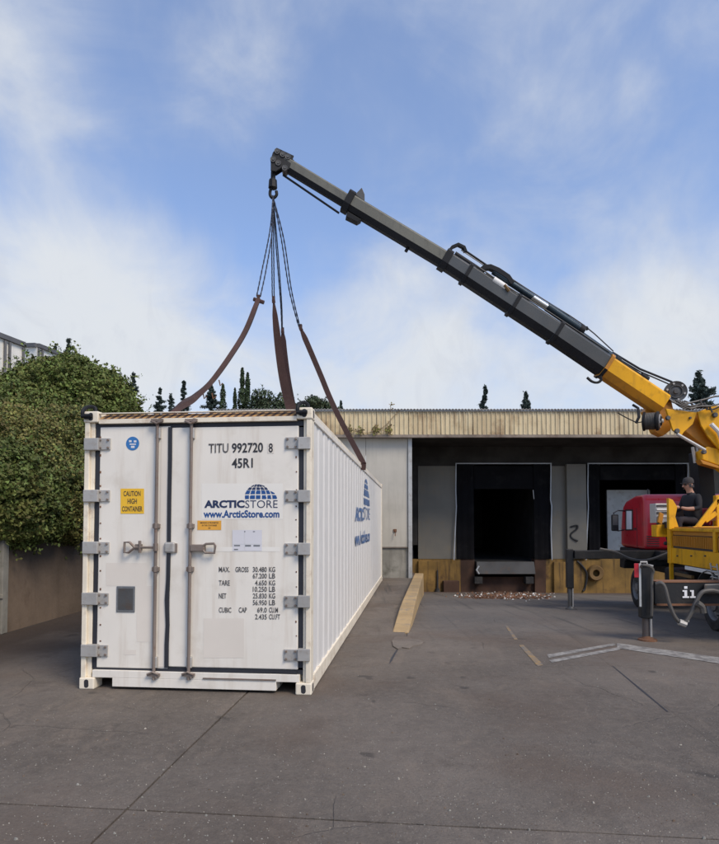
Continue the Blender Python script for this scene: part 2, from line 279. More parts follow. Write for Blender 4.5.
# ------------------------------------------------------------------ mesh builder
class MB:
    def __init__(s): s.v = []; s.f = []; s.mi = []; s.k = 0
    def add(s, vs, fs, k=None):
        b = len(s.v); s.v += [tuple(v) for v in vs]; s.f += [tuple(i+b for i in f) for f in fs]
        s.mi += [s.k if k is None else k]*len(fs); return s
    def box(s, a, b, k=None):
        (x0, y0, z0), (x1, y1, z1) = a, b
        x0, x1 = sorted((x0, x1)); y0, y1 = sorted((y0, y1)); z0, z1 = sorted((z0, z1))
        return s.add([(x0,y0,z0),(x1,y0,z0),(x1,y1,z0),(x0,y1,z0),(x0,y0,z1),(x1,y0,z1),(x1,y1,z1),(x0,y1,z1)],
              [(0,3,2,1),(4,5,6,7),(0,1,5,4),(1,2,6,5),(2,3,7,6),(3,0,4,7)], k)
    def hexa(s, p, k=None):   # 8 points, bottom loop then top loop
        return s.add(p, [(0,3,2,1),(4,5,6,7),(0,1,5,4),(1,2,6,5),(2,3,7,6),(3,0,4,7)], k)
    def prism(s, pts, off, k=None):
        off = Vector(off); n = len(pts); P = [Vector(p) for p in pts]
        return s.add(P+[p+off for p in P], [tuple(range(n)), tuple(range(2*n-1, n-1, -1))]+[(i, i+n, (i+1) % n+n, (i+1) % n) for i in range(n)], k)
    def tube(s, pts, r, n=8, cap=True, k=None):
        P = [Vector(p) for p in pts]; R = r if isinstance(r, (list, tuple)) else [r]*len(P)
        t0 = (P[1]-P[0]).normalized(); a = t0.orthogonal().normalized(); vs = []
        for i, p in enumerate(P):
            t = (P[min(i+1, len(P)-1)]-P[max(i-1, 0)]).normalized()
            a = (a-t*a.dot(t)).normalized(); b = t.cross(a)
            vs += [p+(a*cos(2*pi*j/n)+b*sin(2*pi*j/n))*R[i] for j in range(n)]
        fs = [(i*n+j, i*n+(j+1) % n, (i+1)*n+(j+1) % n, (i+1)*n+j) for i in range(len(P)-1) for j in range(n)]
        if cap: fs += [tuple(range(n-1, -1, -1)), tuple((len(P)-1)*n+j for j in range(n))]
        return s.add(vs, fs, k)
    def ribbon(s, pts, wdt, th, side, k=None):
        P = [Vector(p) for p in pts]; vs = []; W = wdt if isinstance(wdt, (list, tuple)) else [wdt]*len(P)
        for i, p in enumerate(P):
            t = (P[min(i+1, len(P)-1)]-P[max(i-1, 0)]).normalized(); sd = Vector(side); sd = (sd-t*sd.dot(t)).normalized(); u = t.cross(sd)
            for a, b in ((-1, -1), (1, -1), (1, 1), (-1, 1)): vs.append(p+sd*a*W[i]/2+u*b*th/2)
        n = 4
        fs = [(i*n+j, i*n+(j+1) % n, (i+1)*n+(j+1) % n, (i+1)*n+j) for i in range(len(P)-1) for j in range(n)]
        fs += [(3, 2, 1, 0), tuple((len(P)-1)*n+j for j in range(n))]
        return s.add(vs, fs, k)
    def lathe(s, prof, c, axis, n=24, k=None):   # prof: (r, h) pairs along the axis
        c = Vector(c); ax = Vector(axis).normalized(); a = ax.orthogonal().normalized(); b = ax.cross(a); vs = []
        for r, h in prof: vs += [c+ax*h+(a*cos(2*pi*j/n)+b*sin(2*pi*j/n))*r for j in range(n)]
        m_ = len(prof)
        fs = [(i*n+j, i*n+(j+1) % n, (i+1)*n+(j+1) % n, (i+1)*n+j) for i in range(m_-1) for j in range(n)]
        return s.add(vs, fs, k)
    def obj(s, name, mats, parent=None, bevel=0, smooth=False, label=None, kind=None):
        me = bpy.data.meshes.new(name); me.from_pydata(s.v, [], s.f)
        for m_ in (mats if isinstance(mats, (list, tuple)) else [mats]): me.materials.append(M[m_])
        if any(s.mi): me.polygons.foreach_set('material_index', s.mi)
        bm = bmesh.new(); bm.from_mesh(me); bmesh.ops.recalc_face_normals(bm, faces=bm.faces); bm.to_mesh(me); bm.free()
        if smooth: me.shade_smooth()
        o = bpy.data.objects.new(name, me); COL.objects.link(o)
        if parent:
            o.parent = parent
        if bevel:
            b = o.modifiers.new('bevel', 'BEVEL'); b.width = bevel; b.segments = 2; b.limit_method = 'ANGLE'; b.angle_limit = rad(40)
        if smooth and not bevel:
            e = me.attributes
            me.set_sharp_from_angle(angle=rad(40))
        if label: o['label'] = label
        if kind: o['kind'] = kind
        return o
def empty(name, label=None, cat=None, loc=(0, 0, 0), rz=0, group=None, parent=None, kind=None):
    o = bpy.data.objects.new(name, None); COL.objects.link(o); o.location = loc; o.rotation_euler = (0, 0, rz); o.empty_display_size = .3
    tag(o, label, cat, group, kind)
    if parent: o.parent = parent
    return o
def tag(o, label=None, cat=None, group=None, kind=None):
    if label: o['label'] = label
    if cat: o['category'] = cat
    if group: o['group'] = group
    if kind: o['kind'] = kind
    return o
def instance(src, parent, loc=None, name=None):
    c = src.copy(); COL.objects.link(c); c.parent = parent
    if loc is not None: c.location = loc
    return c
def copy_tree(o, parent=None):
    c = o.copy(); COL.objects.link(c); c.parent = parent
    for ch in list(o.children): copy_tree(ch, c)
    return c
def interp(ctrl, n):      # Catmull-Rom through control points
    P = [Vector(p) for p in ctrl]; P = [P[0]*2-P[1]]+P+[P[-1]*2-P[-2]]; out = []
    segs = len(P)-3
    for i in range(segs):
        for j in range(n):
            t = j/n; a, b, c, d = P[i:i+4]
            out.append(.5*((2*b)+(-a+c)*t+(2*a-5*b+4*c-d)*t*t+(-a+3*b-3*c+d)*t**3))
    out.append(P[-2]); return out
def text_part(s, name, m_, parent, box, fn, bold=0, spacing=1.0):
    """flat lettering filling the box (a0, a1, z0, z1); fn maps (a, z) to a local point"""
    cu = bpy.data.curves.new('t', 'FONT'); cu.body = s; cu.offset = bold; cu.space_character = spacing; cu.resolution_u = 3
    ob = bpy.data.objects.new('t', cu); COL.objects.link(ob); bpy.context.view_layer.update()
    me = bpy.data.meshes.new_from_object(ob.evaluated_get(bpy.context.evaluated_depsgraph_get()))
    bpy.data.objects.remove(ob); bpy.data.curves.remove(cu)
    xs = [v.co.x for v in me.vertices]; ys = [v.co.y for v in me.vertices]; x0, x1, y0, y1 = min(xs), max(xs), min(ys), max(ys)
    a0, a1, z0, z1 = box
    for v in me.vertices:
        v.co = fn(a0+(v.co.x-x0)/(x1-x0)*(a1-a0), z0+(v.co.y-y0)/(y1-y0)*(z1-z0))
    me.materials.clear(); me.materials.append(M[m_]); me.name = name
    o = bpy.data.objects.new(name, me); COL.objects.link(o); o.parent = parent; return o

# ------------------------------------------------------------------ leaves
def leaf_mesh(name, pts, nrm, size, mats, parent=None, aspect=1.6, jitter=.8, kind='stuff'):
    n = len(pts); pts = np.asarray(pts, float); nrm = np.asarray(nrm, float)
    d = nrm+rng.normal(0, jitter, (n, 3)); d /= np.linalg.norm(d, axis=1)[:, None]
    r = rng.normal(0, 1, (n, 3)); a = np.cross(d, r); a /= np.linalg.norm(a, axis=1)[:, None]; b = np.cross(d, a)
    s = (size*rng.uniform(.6, 1.4, n))[:, None]
    v = np.empty((n, 4, 3)); v[:, 0] = pts-a*s*aspect/2; v[:, 1] = pts+b*s*.5; v[:, 2] = pts+a*s*aspect/2+d*s*.2; v[:, 3] = pts-b*s*.5
    me = bpy.data.meshes.new(name); me.vertices.add(n*4); me.vertices.foreach_set('co', v.ravel())
    me.loops.add(n*4); me.loops.foreach_set('vertex_index', np.arange(n*4, dtype=np.int32))
    me.polygons.add(n); me.polygons.foreach_set('loop_start', np.arange(0, n*4, 4, dtype=np.int32)); me.polygons.foreach_set('loop_total', np.full(n, 4, dtype=np.int32))
    me.update(calc_edges=True)
    mats = mats if isinstance(mats, (list, tuple)) else [mats]
    for m_ in mats: me.materials.append(M[m_])
    if len(mats) > 1: me.polygons.foreach_set('material_index', rng.integers(0, len(mats), n).astype(np.int32))
    o = bpy.data.objects.new(name, me); COL.objects.link(o); o.parent = parent
    if kind: o['kind'] = kind
    return o
def lobes_points(lobes, n, shell=.3):
    vol = np.array([l[1][0]*l[1][1]*l[1][2] for l in lobes])**.67; cnt = (vol/vol.sum()*n).astype(int); P = []; Q = []
    for (c, r), k in zip(lobes, cnt):
        d = rng.normal(0, 1, (k, 3)); d /= np.linalg.norm(d, axis=1)[:, None]
        w3 = np.array(c)+d*np.array(r)
        n1 = np.sin(w3[:, 0]*4.1+w3[:, 2]*2.3)*np.cos(w3[:, 1]*3.7-w3[:, 2]*1.9); n2 = np.sin(w3[:, 0]*9.3-w3[:, 1]*7.1+2)*np.sin(w3[:, 2]*10.7+w3[:, 0]*3); n3 = np.sin(w3[:, 0]*19+w3[:, 2]*13)*np.cos(w3[:, 2]*22-w3[:, 1]*17)
        lump = 1+.10*n1+.085*n2+.045*n3
        keep = (n2+.6*n3+rng.normal(0, .45, k)) > -.75
        rr = (1-shell*rng.random(k)**1.5)*lump
        P.append((np.array(c)+d*rr[:, None]*np.array(r))[keep]); Q.append(d[keep])
    return np.concatenate(P), np.concatenate(Q)
def sprigs(P, Q, k, n, length, down=.0):
    """short leafy shoots standing out of the outline"""
    idx = rng.choice(len(P), k); A = []; B = []
    for i in idx:
        d = Q[i]+rng.normal(0, .5, 3)+np.array([0, 0, .5-down]); d /= np.linalg.norm(d); l = length*rng.uniform(.4, 1.2)
        t = rng.random(n)[:, None]
        A.append(P[i]+d*t*l+rng.normal(0, length*.07, (n, 3))); B.append(np.repeat(d[None], n, 0))
    return np.concatenate(A), np.concatenate(B)
def shrub(name, label, cat, base, lobes, n, size, mats, group, stems=5, twig=True):
    t = empty(name, label, cat, base, 0, group); b = np.array(base)
    lobes = [(tuple(np.array(c)-b), r) for c, r in lobes]
    P, Q = lobes_points(lobes, n)
    if twig:
        A, B = sprigs(P, Q, n//160, 14, .45); P = np.concatenate([P, A]); Q = np.concatenate([Q, B])
    leaf_mesh('foliage', P, Q, size, mats, t)
    mb = MB()
    for i in range(stems):
        c, r = lobes[i % len(lobes)]
        e = Vector(c)+Vector((random.uniform(-.5, .5)*r[0], random.uniform(-.5, .5)*r[1], random.uniform(0, .6)*r[2])); s0 = Vector((random.uniform(-.3, .3)+c[0]*.6, c[1]*.8+random.uniform(-.3, .3), 0))
        mid = (s0+e)/2+Vector((random.uniform(-.2, .2), random.uniform(-.2, .2), .1)); mb.tube(interp([s0, mid, e], 4), [.05-.004*j for j in range(9)], 6)
    mb.obj('stems', 'bark', t, smooth=True)
    return t

# ================================================================== GROUND
def build_ground():
    us = sorted({-300, -120, -60, -30, -12, -6, -3, KU-.005, KU+.005, 2, 5, 8, 12, 17, 17.2, 30, 60, 120, 300})
    vs = sorted({-80, -30, -10, -4, 0, 4, 9.3, 10.4, 11.5, 13, 14.5, 16, 18, 20, 21.8, 24, 24.1, 40, 80, 200, 400})
    def z(u, v): return (hz(u, v) if v <= 24 else 0)-.02
    P = [(*xy(u, v), z(u, v)) for v in vs for u in us]; n = len(us)
    F = [(j*n+i, j*n+i+1, (j+1)*n+i+1, (j+1)*n+i) for j in range(len(vs)-1) for i in range(n-1)]
    g = MB(); g.add(P, F); o = g.obj('ground', 'ground', kind='structure')
    cols = [-1.765+4.03*k for k in range(-3, 6)]; rows = [-4.0, 3.54, 9.3, 15.4, 21.75]
    for j in range(len(rows)-1):
        for i in range(len(cols)-1):
            u0, u1, v0, v1 = cols[i], cols[i+1], rows[j], rows[j+1]
            spans = [(u0, u1)]
            if j >= 2 and u0 < KU < u1: spans = [(u0, KU-.02), (KU+.02, u1)]
            for a, b in spans:
                g0 = .0012; gl = .008 if abs(a+1.765) < .01 else g0; gr = .008 if abs(b+1.765) < .01 else g0; gv0 = .007 if abs(v0-3.54) < .01 else g0; gv1 = .007 if abs(v1-3.54) < .01 else g0
                if b < -5.9: continue
                a2, b2, c2, d2 = a+gl, b-gr, v0+gv0, v1-gv1
                def edge(p, q, k=9, jit=None):
                    jit = (.005 if (abs(p[0]+1.765) < .02 and abs(q[0]+1.765) < .02) or (abs(p[1]-3.54) < .02 and abs(q[1]-3.54) < .02) else .0004)
                    return [(p[0]+(q[0]-p[0])*t/k+(random.uniform(-jit, jit) if 0 < t else 0), p[1]+(q[1]-p[1])*t/k+(random.uniform(-jit, jit) if 0 < t else 0)) for t in range(k)]
                ks = [9, 6, 9, 6]; C4 = [(a2, c2), (b2, c2), (b2, d2), (a2, d2)]
                if j >= 2 and (a+b)/2 > KU:       # ramp: split at the slope's bends so that it follows the grade
                    m_ = MB(); bends = [c2]+[x for x in (11.5, 14.5, 18) if c2 < x < d2]+[d2]
                    for y in bends: m_.v += [(*xy(a2, y), hz(a+.5, y)), (*xy(b2, y), hz(a+.5, y))]
                    m_.f += [(2*k, 2*k+1, 2*k+3, 2*k+2) for k in range(len(bends)-1)]; m_.mi += [0]*(len(bends)-1)
                    for y in bends: m_.v += [(*xy(a2, y), hz(a+.5, y)-.015), (*xy(b2, y), hz(a+.5, y)-.015)]
                    nb = 2*len(bends)
                    for k in range(len(bends)-1):
                        m_.f += [(2*k, 2*k+2, nb+2*k+2, nb+2*k), (2*k+1, nb+2*k+1, nb+2*k+3, 2*k+3)]; m_.mi += [0, 0]
                    m_.obj('slab', 'ground', o); continue
                lp = sum((edge(C4[k], C4[(k+1) % 4], ks[k]) for k in range(4)), [])
                m_ = MB(); m_.prism([(*xy(*p), 0) for p in lp], (0, 0, -.018)); m_.obj('slab', 'ground', o)
    return o
GROUND = build_ground()

def sheet(name, m_, pts, h=.004, kind='structure', label=None):
    P = [ground(*p) for p in pts]; mb = MB(); mb.add([p+Vector((0, 0, h)) for p in P], [tuple(range(len(P)))])
    o = mb.obj(name, m_); tag(o, label, None, None, kind); return o
sheet('painted_line', 'wline', [(547, 655), (549, 658), (616, 645.5), (614, 643.5)])
sheet('painted_line', 'wline', [(549, 660.5), (552, 663), (620, 650), (619, 647.5)], .0045)
sheet('painted_line', 'wline', [(616.5, 643.4), (617.5, 648.6), (760, 670), (760, 663.5)], .005)
sheet('painted_line', 'yline', [(519, 645.5), (523, 645), (543.5, 665), (538, 667)], .004)
sheet('joint_seal', 'black', [(396.5, 650), (398, 650), (394.5, 656), (392, 661), (389, 664.5), (391, 658)], .0025)
sheet('joint_seal', 'black', [(612, 666), (613, 666.2), (641, 689), (668.5, 712), (666.8, 712), (640, 690)], .0025)
sheet('painted_line', 'yline', [(505, 626), (507.5, 626), (518, 640), (514.5, 640)], .004)

def build_kerb():
    nl, nr = ground(392.5, 632), ground(411, 635.5)
    # left edge runs (393,632) -> (413,572); the kerb rises over its first 2.5 m, then stays 0.15 above the yard
    mb = MB(); top = []
    fl = Vector((1.74, 19.15, 0)); L_, R_ = [], []
    dirr = (fl-Vector((nl.x, nl.y, 0)))
    for t in np.linspace(0, 1, 11):
        l = Vector((nl.x, nl.y, 0))+dirr*float(t); wd = .27 if t > .02 else .25
        z = .15*min(1, .15+t/.27) if t > .0 else .01
        r = l+Vector((wd, -.03, 0)); zr = hz(*uv(r.x+.25, r.y))-.06
        L_.append((l, z)); R_.append((r, z, zr))
    vs = []
    for (l, z), (r, z2, zr) in zip(L_, R_): vs += [(l.x, l.y, -.015), (l.x, l.y, z), (r.x, r.y, z2), (r.x+.015, r.y, zr)]
    n = len(L_); fs = [(i*4+k, i*4+(k+1), i*4+4+k+1, i*4+4+k) for i in range(n-1) for k in range(3)]+[(0, 1, 2, 3), tuple((n-1)*4+k for k in (3, 2, 1, 0))]
    mb.add(vs, fs); o = mb.obj('ramp_kerb', 'kerby', bevel=.02)
    tag(o, 'worn yellow concrete kerb with a tapered end, beside the dock ramp', 'kerb')
    # broken concrete apron in front of it
    a = [ground(*p) for p in [(395, 638), (402, 637.2), (409, 637.5), (412, 639.5), (418, 640), (424, 642.5), (421, 645.5), (414, 646.5), (409, 649.5), (402, 648.3), (398, 650), (393, 647), (392, 642)]]
    m2 = MB(); m2.prism([p+Vector((0, 0, .016)) for p in a], (0, 0, -.02)); o2 = m2.obj('concrete_patch', 'groundp')
    tag(o2, 'rough grey cement patch on the ground at the near end of the yellow kerb', 'cement patch')
build_kerb()

# pebbles, chips and scraps lying about
def chip(mb, c, s, k=None):
    a = random.random()*6; n = 5; z = c[2]
    r = [s*random.uniform(.5, 1.1) for _ in range(n)]
    lo = [(c[0]+r[i]*cos(a+i*2*pi/n), c[1]+r[i]*.7*sin(a+i*2*pi/n), z-.002) for i in range(n)]
    hi = [(c[0]+r[i]*.6*cos(a+i*2*pi/n), c[1]+r[i]*.45*sin(a+i*2*pi/n), z+s*random.uniform(.3, .8)) for i in range(n)]
    mb.add(lo+hi, [tuple(range(n, 2*n))]+[(i, (i+1) % n, (i+1) % n+n, i+n) for i in range(n)], k)
mb = MB()
for i in range(2600):
    px, py = random.uniform(-40, 760), 600+244*random.random()**.6+random.uniform(0, 14)
    if px < 320 and py < 700: continue
    p = ground(px, py)
    mb.k = random.choice((0, 0, 0, 0, 0, 0, 3, 3, 3, 2, 2, 2)); chip(mb, p, random.uniform(.0025, .007)*(2.2 if random.random() < .05 else 1))
o = mb.obj('pebbles', ['concrete', 'panel', 'asphalt_wall', 'peb']); tag(o, 'small pale stones and chips scattered over the yard', 'pebbles', None, 'stuff')
mb = MB()
for i in range(700):
    px = random.gauss(505, 22); py = 599-abs(random.gauss(0, 3.2))
    if abs(px-505) > 46 or py < 590.5: continue
    q = ground(px, py); mb.k = random.choice((0, 0, 1)); chip(mb, q, random.uniform(.02, .055))
o = mb.obj('dirt_heap', ['rust', 'pit']); tag(o, 'thin layer of reddish brown dirt under the white rubble at the dock', 'dirt', None, 'stuff')
mb = MB()
for i in range(560):
    t = random.gauss(0, 1)
    px = 509+t*24; py = random.gauss(595.5, 2.0)
    if px > 556 or py < 591: continue
    mb.k = 0 if random.random() < .26 else (1 if random.random() < .5 else 2)
    chip(mb, ground(px, py), random.uniform(.015, .05) if mb.k == 0 else random.uniform(.015, .05))
o = mb.obj('rubble', ['whitep', 'rust', 'asphalt_wall']); tag(o, 'broken white and rust coloured rubble below the dock leveller', 'rubble', None, 'stuff')

# ================================================================== DEPOT BUILDING
YW, YD, YF = 19.15, 21.3, 18.9
def X(px, Y): return at(px, 500, Y).x
def Z(py, Y): return at(400, py, Y).z
B = empty('depot_building', 'long low depot with yellowed ribbed fascia and a recessed loading dock', 'building', (0, YW, 0))
def bo(mb, name, m_, **k):
    for i, v in enumerate(mb.v): mb.v[i] = (v[0], v[1]-YW, v[2])
    return mb.obj(name, m_, B, **k)
def pbox(px0, py0, px1, py1, Y0, Y1, m_, name, **k):
    mb = MB(); mb.box((X(px0, Y0), Y0, Z(py1, Y0)), (X(px1, Y0), Y1, Z(py0, Y0))); return bo(mb, name, m_, **k)
zc = Z(437, YF); zr = Z(411.5, YF); XL, XR = -4.5, 13.6
# canopy, fascia panels with standing ribs
xs = np.linspace(XL, XR, 19)
for i in range(18):
    mb = MB(); a, b = float(xs[i])+.004, float(xs[i+1])-.004; k = 0
    z0, z1 = Z(434.5, YF), zr; prof = []
    x = a; nrib = 7; wdt = (b-a)/nrib
    for j in range(nrib):
        x0 = a+j*wdt; prof += [(x0, 0), (x0+wdt*.12, -.028), (x0+wdt*.3, -.028), (x0+wdt*.42, 0)]
    prof.append((b, 0))
    tilt = random.uniform(-.004, .004)
    lo = [(p[0], YF+p[1], z0+tilt) for p in prof]; hi = [(p[0], YF+p[1]-.0, z1) for p in prof]; n = len(prof)
    bk = [(a, YF+.05, z0+tilt), (b, YF+.05, z0+tilt), (b, YF+.05, z1), (a, YF+.05, z1)]
    mb.add(lo+hi, [(j, j+1, n+j+1, n+j) for j in range(n-1)]); mb.add(bk, [(0, 1, 2, 3)]); bo(mb, 'fascia_panel', random.choice(('fascia', 'fascia', 'fascia2')))
mb = MB(); mb.box((XL, YF-.03, zc-.02), (XR, YF+.10, Z(434.7, YF))); mb.box((XL, YF+.10, zc+.01), (XR, YF+.24, Z(434.7, YF))); bo(mb, 'gutter', 'gutter', bevel=.008)
mb = MB(); mb.box((XL, YF-.05, zr-.004), (XR, YF+.3, zr+.048)); bo(mb, 'roof_edge', 'trim')
# corrugated roof sheet whose edge shows above the fascia
mb = MB(); n = int((XR-XL)/.025); lo = []; hi = []
for i in range(n+1):
    x = XL+i*.025; zz = zr+.062+.011*(1 if i % 4 < 2 else -1)
    lo.append((x, YF-.10, zz)); hi.append((x, YF+16, zz+.35))
mb.add(lo+hi, [(i, i+1, n+i+2, n+i+1) for i in range(n)]); mb.add([(a, b, c-.02) for a, b, c in lo]+lo, [(i, i+1, n+i+2, n+i+1) for i in range(n)])
bo(mb, 'roof', 'roofm')
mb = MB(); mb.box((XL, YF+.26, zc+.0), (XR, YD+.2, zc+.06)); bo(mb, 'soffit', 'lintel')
# left wall: insulated panels on a concrete plinth
zp = Z(547, YW); xw1 = X(408, YW)
for a, b in ((-4.4, -2.1), (-2.1, .2), (.2, xw1)):
    mb = MB(); mb.box((a+.004, YW, zp), (b-.004, YW+.12, zc-.003)); bo(mb, 'wall_panel', 'panel', bevel=.006)
mb = MB(); mb.box((-4.4, YW+.03, -.7), (xw1+.12, YW+.32, zp-.012)); bo(mb, 'plinth', 'concrete')
mb = MB(); mb.box((-4.4, YW-.015, zp-.03), (xw1, YW+.04, zp+.0)); bo(mb, 'drip_flashing', 'gutter')
mb = MB(); mb.box((X(408, YW)+.003, YW-.06, -.02), (X(412, YW), YW+.1, zc-.003)); bo(mb, 'corner_trim', 'trim', bevel=.006)
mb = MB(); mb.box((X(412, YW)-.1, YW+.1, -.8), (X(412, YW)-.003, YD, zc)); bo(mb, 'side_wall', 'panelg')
mb = MB(); mb.tube([(X(412, YW)+.10, YD-.12, zc-.02), (X(412, YW)+.10, YD-.12, -.62)], .04, 8); bo(mb, 'rain_pipe', 'trim', smooth=True)
mb = MB(); p = at(395, 531, YW); mb.box((p.x-.05, YW-.03, p.z-.03), (p.x+.05, YW, p.z+.06)); mb.tube([p+Vector((0, -.03, 0)), p+Vector((0, -.1, -.02)), p+Vector((0, -.1, -.16))], .014, 6); bo(mb, 'wall_bracket', 'rust')
# rear recess wall
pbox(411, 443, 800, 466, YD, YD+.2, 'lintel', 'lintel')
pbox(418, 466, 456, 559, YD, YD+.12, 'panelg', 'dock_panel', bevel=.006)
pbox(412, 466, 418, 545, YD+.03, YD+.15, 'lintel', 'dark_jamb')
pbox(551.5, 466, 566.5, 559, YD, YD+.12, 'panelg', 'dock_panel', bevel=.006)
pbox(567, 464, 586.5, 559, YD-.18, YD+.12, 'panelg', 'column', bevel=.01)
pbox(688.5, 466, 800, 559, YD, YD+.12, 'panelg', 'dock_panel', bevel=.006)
# yellow painted concrete under the docks
base = [(411, 559.2, 460, 'docky'), (460, 559.2, 474, 'pit'), (534, 559.2, 545, 'pit'), (545, 559.2, 800, 'docky')]
for a, y, b, m_ in base: pbox(a, y, b, 612, YD+.01, YD+.4, m_, 'dock_base')
pbox(474, 577, 534, 612, YD+.16, YD+.4, 'pit', 'dock_pit')
for a, b, y in ((418, 440, 561), (553, 566, 562), (568, 586, 561)):
    pbox(a, y, b, 598, YD-.10-.02*random.random(), YD+.01, 'docky', 'base_block', bevel=.02)
pbox(443, 581, 459, 600, YD-.2, YD+.01, 'pit', 'base_block', bevel=.02)
def dock(x0, x1, li, ri, top, lev=True):
    # frame: square tube, slightly buckled on its left side
    mb = MB(); r = .024
    pl = [at(x0+d, y, YD-.1) for d, y in ((0, 463.5), (-.3, 490), (.3, 507), (-.8, 530), (-2.0, 560))]
    pr = [at(x1+d, y, YD-.1) for d, y in ((0, 463.5), (-.5, 500), (.7, 506), (0, 530), (1, 560))]
    mb.tube([pl[0]+Vector((-.02, 0, 0)), pr[0]+Vector((.02, 0, 0))], r, 4); mb.tube(pl, r, 4); mb.tube(pr, r, 4); bo(mb, 'dock_frame', 'frame')
    for a, b, nm in ((x0+.7, li, 'side_curtain'), (ri, x1-.7, 'side_curtain')):
        mb = MB(); xa, xb = X(a, YD-.04), X(b, YD-.04); n = 5
        mb.prism([(xa+(xb-xa)*i/n, YD-.04+.02*(i % 2), Z(559, YD)) for i in range(n+1)]+[(xa+(xb-xa)*i/n, YD+.0+.02*(i % 2), Z(559, YD)) for i in range(n, -1, -1)], (0, 0, Z(464, YD)-Z(559, YD)))
        bo(mb, nm, 'flap')
    mb = MB(); mb.box((X(li, YD)+.01, YD+.0, Z(top, YD)), (X(ri, YD)-.01, YD+.03, Z(464.5, YD))); bo(mb, 'head_curtain', 'flap')
dock(456, 551, 474, 534, 489)
dock(588, 688, 600, 676, 480)
# leveller with its lip and bumpers
mb = MB(); a, b = X(475, YD), X(533, YD); zt = Z(562, YD-.2)
mb.hexa([(a, YD-.22, zt-.42), (b, YD-.22, zt-.42), (b, YD+.1, zt-.38), (a, YD+.1, zt-.38), (a+.02, YD-.12, zt), (b-.02, YD-.12, zt), (b, YD+1.8, zt), (a, YD+1.8, zt)]); bo(mb, 'dock_leveller', 'levm', bevel=.01)
for px in (478, 529):
    pbox(px-4, 577, px+4, 584, YD-.2, YD+.12, 'tyre', 'bumper', bevel=.015)
mb = MB(); mb.tube([at(479, 566, YD-.25), at(476.5, 570, YD-.25), at(479, 574, YD-.25)], .03, 6); bo(mb, 'hook', 'frame')
# interior
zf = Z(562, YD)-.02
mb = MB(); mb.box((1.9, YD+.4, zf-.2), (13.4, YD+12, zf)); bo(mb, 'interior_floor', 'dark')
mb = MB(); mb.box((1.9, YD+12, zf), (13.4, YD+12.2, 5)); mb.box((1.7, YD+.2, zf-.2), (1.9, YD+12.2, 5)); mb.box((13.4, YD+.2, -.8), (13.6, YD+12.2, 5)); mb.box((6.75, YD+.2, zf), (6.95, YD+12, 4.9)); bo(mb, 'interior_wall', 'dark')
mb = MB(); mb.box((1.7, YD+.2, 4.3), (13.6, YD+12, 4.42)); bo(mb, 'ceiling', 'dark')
mb = MB(); mb.box((X(607, YD+1.2), YD+1.2, zf), (X(650, YD+1.2), YD+1.3, Z(490, YD+1.2))); bo(mb, 'inner_partition', 'trim')
mb = MB(); mb.box((13.6, YF+.2, -.8), (13.8, YF+16, zc)); mb.box((-4.5, YW+.32, -.2), (-4.4, YF+16, zc)); mb.box((-4.4, YF+15.9, 0), (13.6, YF+16, 5)); bo(mb, 'outer_wall', 'panel')
mb = MB(); mb.tube([at(533, 490, YD-.12), at(534, 499, YD-.12)], .012, 5); bo(mb, 'curtain_tie', 'whitep')
# tyre hung as a bumper on the base
mb = MB(); c = at(595.5, 573, YD-.12); mb.lathe([(.12, -.08), (.24, -.1), (.28, -.04), (.28, .04), (.24, .1), (.12, .08)], c, (0, 1, 0), 20)
o = mb.obj('buffer_tyre', 'ochre', smooth=True); tag(o, 'old ochre painted tyre fixed to the dock base behind the far outrigger', 'tyre')
mb = MB(); mb.tube(interp([at(577, 561, YD-.14), at(583, 567, YD-.16), at(587, 575, YD-.16), at(585, 588, YD-.14), at(583, 591, YD-.14)], 4), .035, 6)
o = mb.obj('loose_cable', 'hose', smooth=True); tag(o, 'black cable hanging down the dock base beside the ochre tyre', 'cable')
mb = MB(); mb.tube(interp([at(570.5, 527, YD-.2), at(577, 525.5, YD-.22), at(577, 529, YD-.22), at(571, 534, YD-.2), at(572, 538, YD-.2), at(578, 541, YD-.22)], 4), .03, 6)
o = mb.obj('column_hose', 'hose', smooth=True); tag(o, 'short black looped hose on the column between the two docks', 'hose')
def stand(px, py0, py1, s, label):
    b = ground(px, py1); t = empty('marker_post', label, 'post', b, 0)
    h = at(px, py0, b.y).z-b.z; m1 = MB(); m1.tube([(0, 0, 0), (0, 0, h)], [.035, .02], 8); m1.obj('post', 'black', t, smooth=True)
    m1 = MB(); m1.lathe([(.0, .30*s), (.05, .28*s), (.09*s+.03, .12), (.2*s, .03), (.24*s, .0), (.0, 0)], (0, 0, 0), (0, 0, 1), 12); m1.obj('foot', 'tyre', t, smooth=True)
stand(437.5, 570, 592, .45, 'thin dark post standing against the dock base near the yellow kerb')
stand(560, 566, 592, 1.2, 'dark post with a wide conical rubber foot right of the rubble')
for px, py, s, lb in ((551, 591, .11, 'crumpled white bag at the foot of the dark conical post'), (459, 590.5, .09, 'small white scrap left of the rubble pile')):
    t = MB(); c = ground(px, py); vs = []
    for i in range(5):
        for j in range(9):
            th = pi*i/4/1.8; r = s*(1+random.uniform(-.25, .25)); vs.append((c.x+1.3*r*sin(th)*cos(j*.698), c.y+r*sin(th)*sin(j*.698), c.z+r*.8*cos(th)))
    t.add(vs, [(i*9+j, i*9+(j+1) % 9, (i+1)*9+(j+1) % 9, (i+1)*9+j) for i in range(4) for j in range(9)]); o = t.obj('plastic_bag', 'whitep'); tag(o, lb, 'litter')
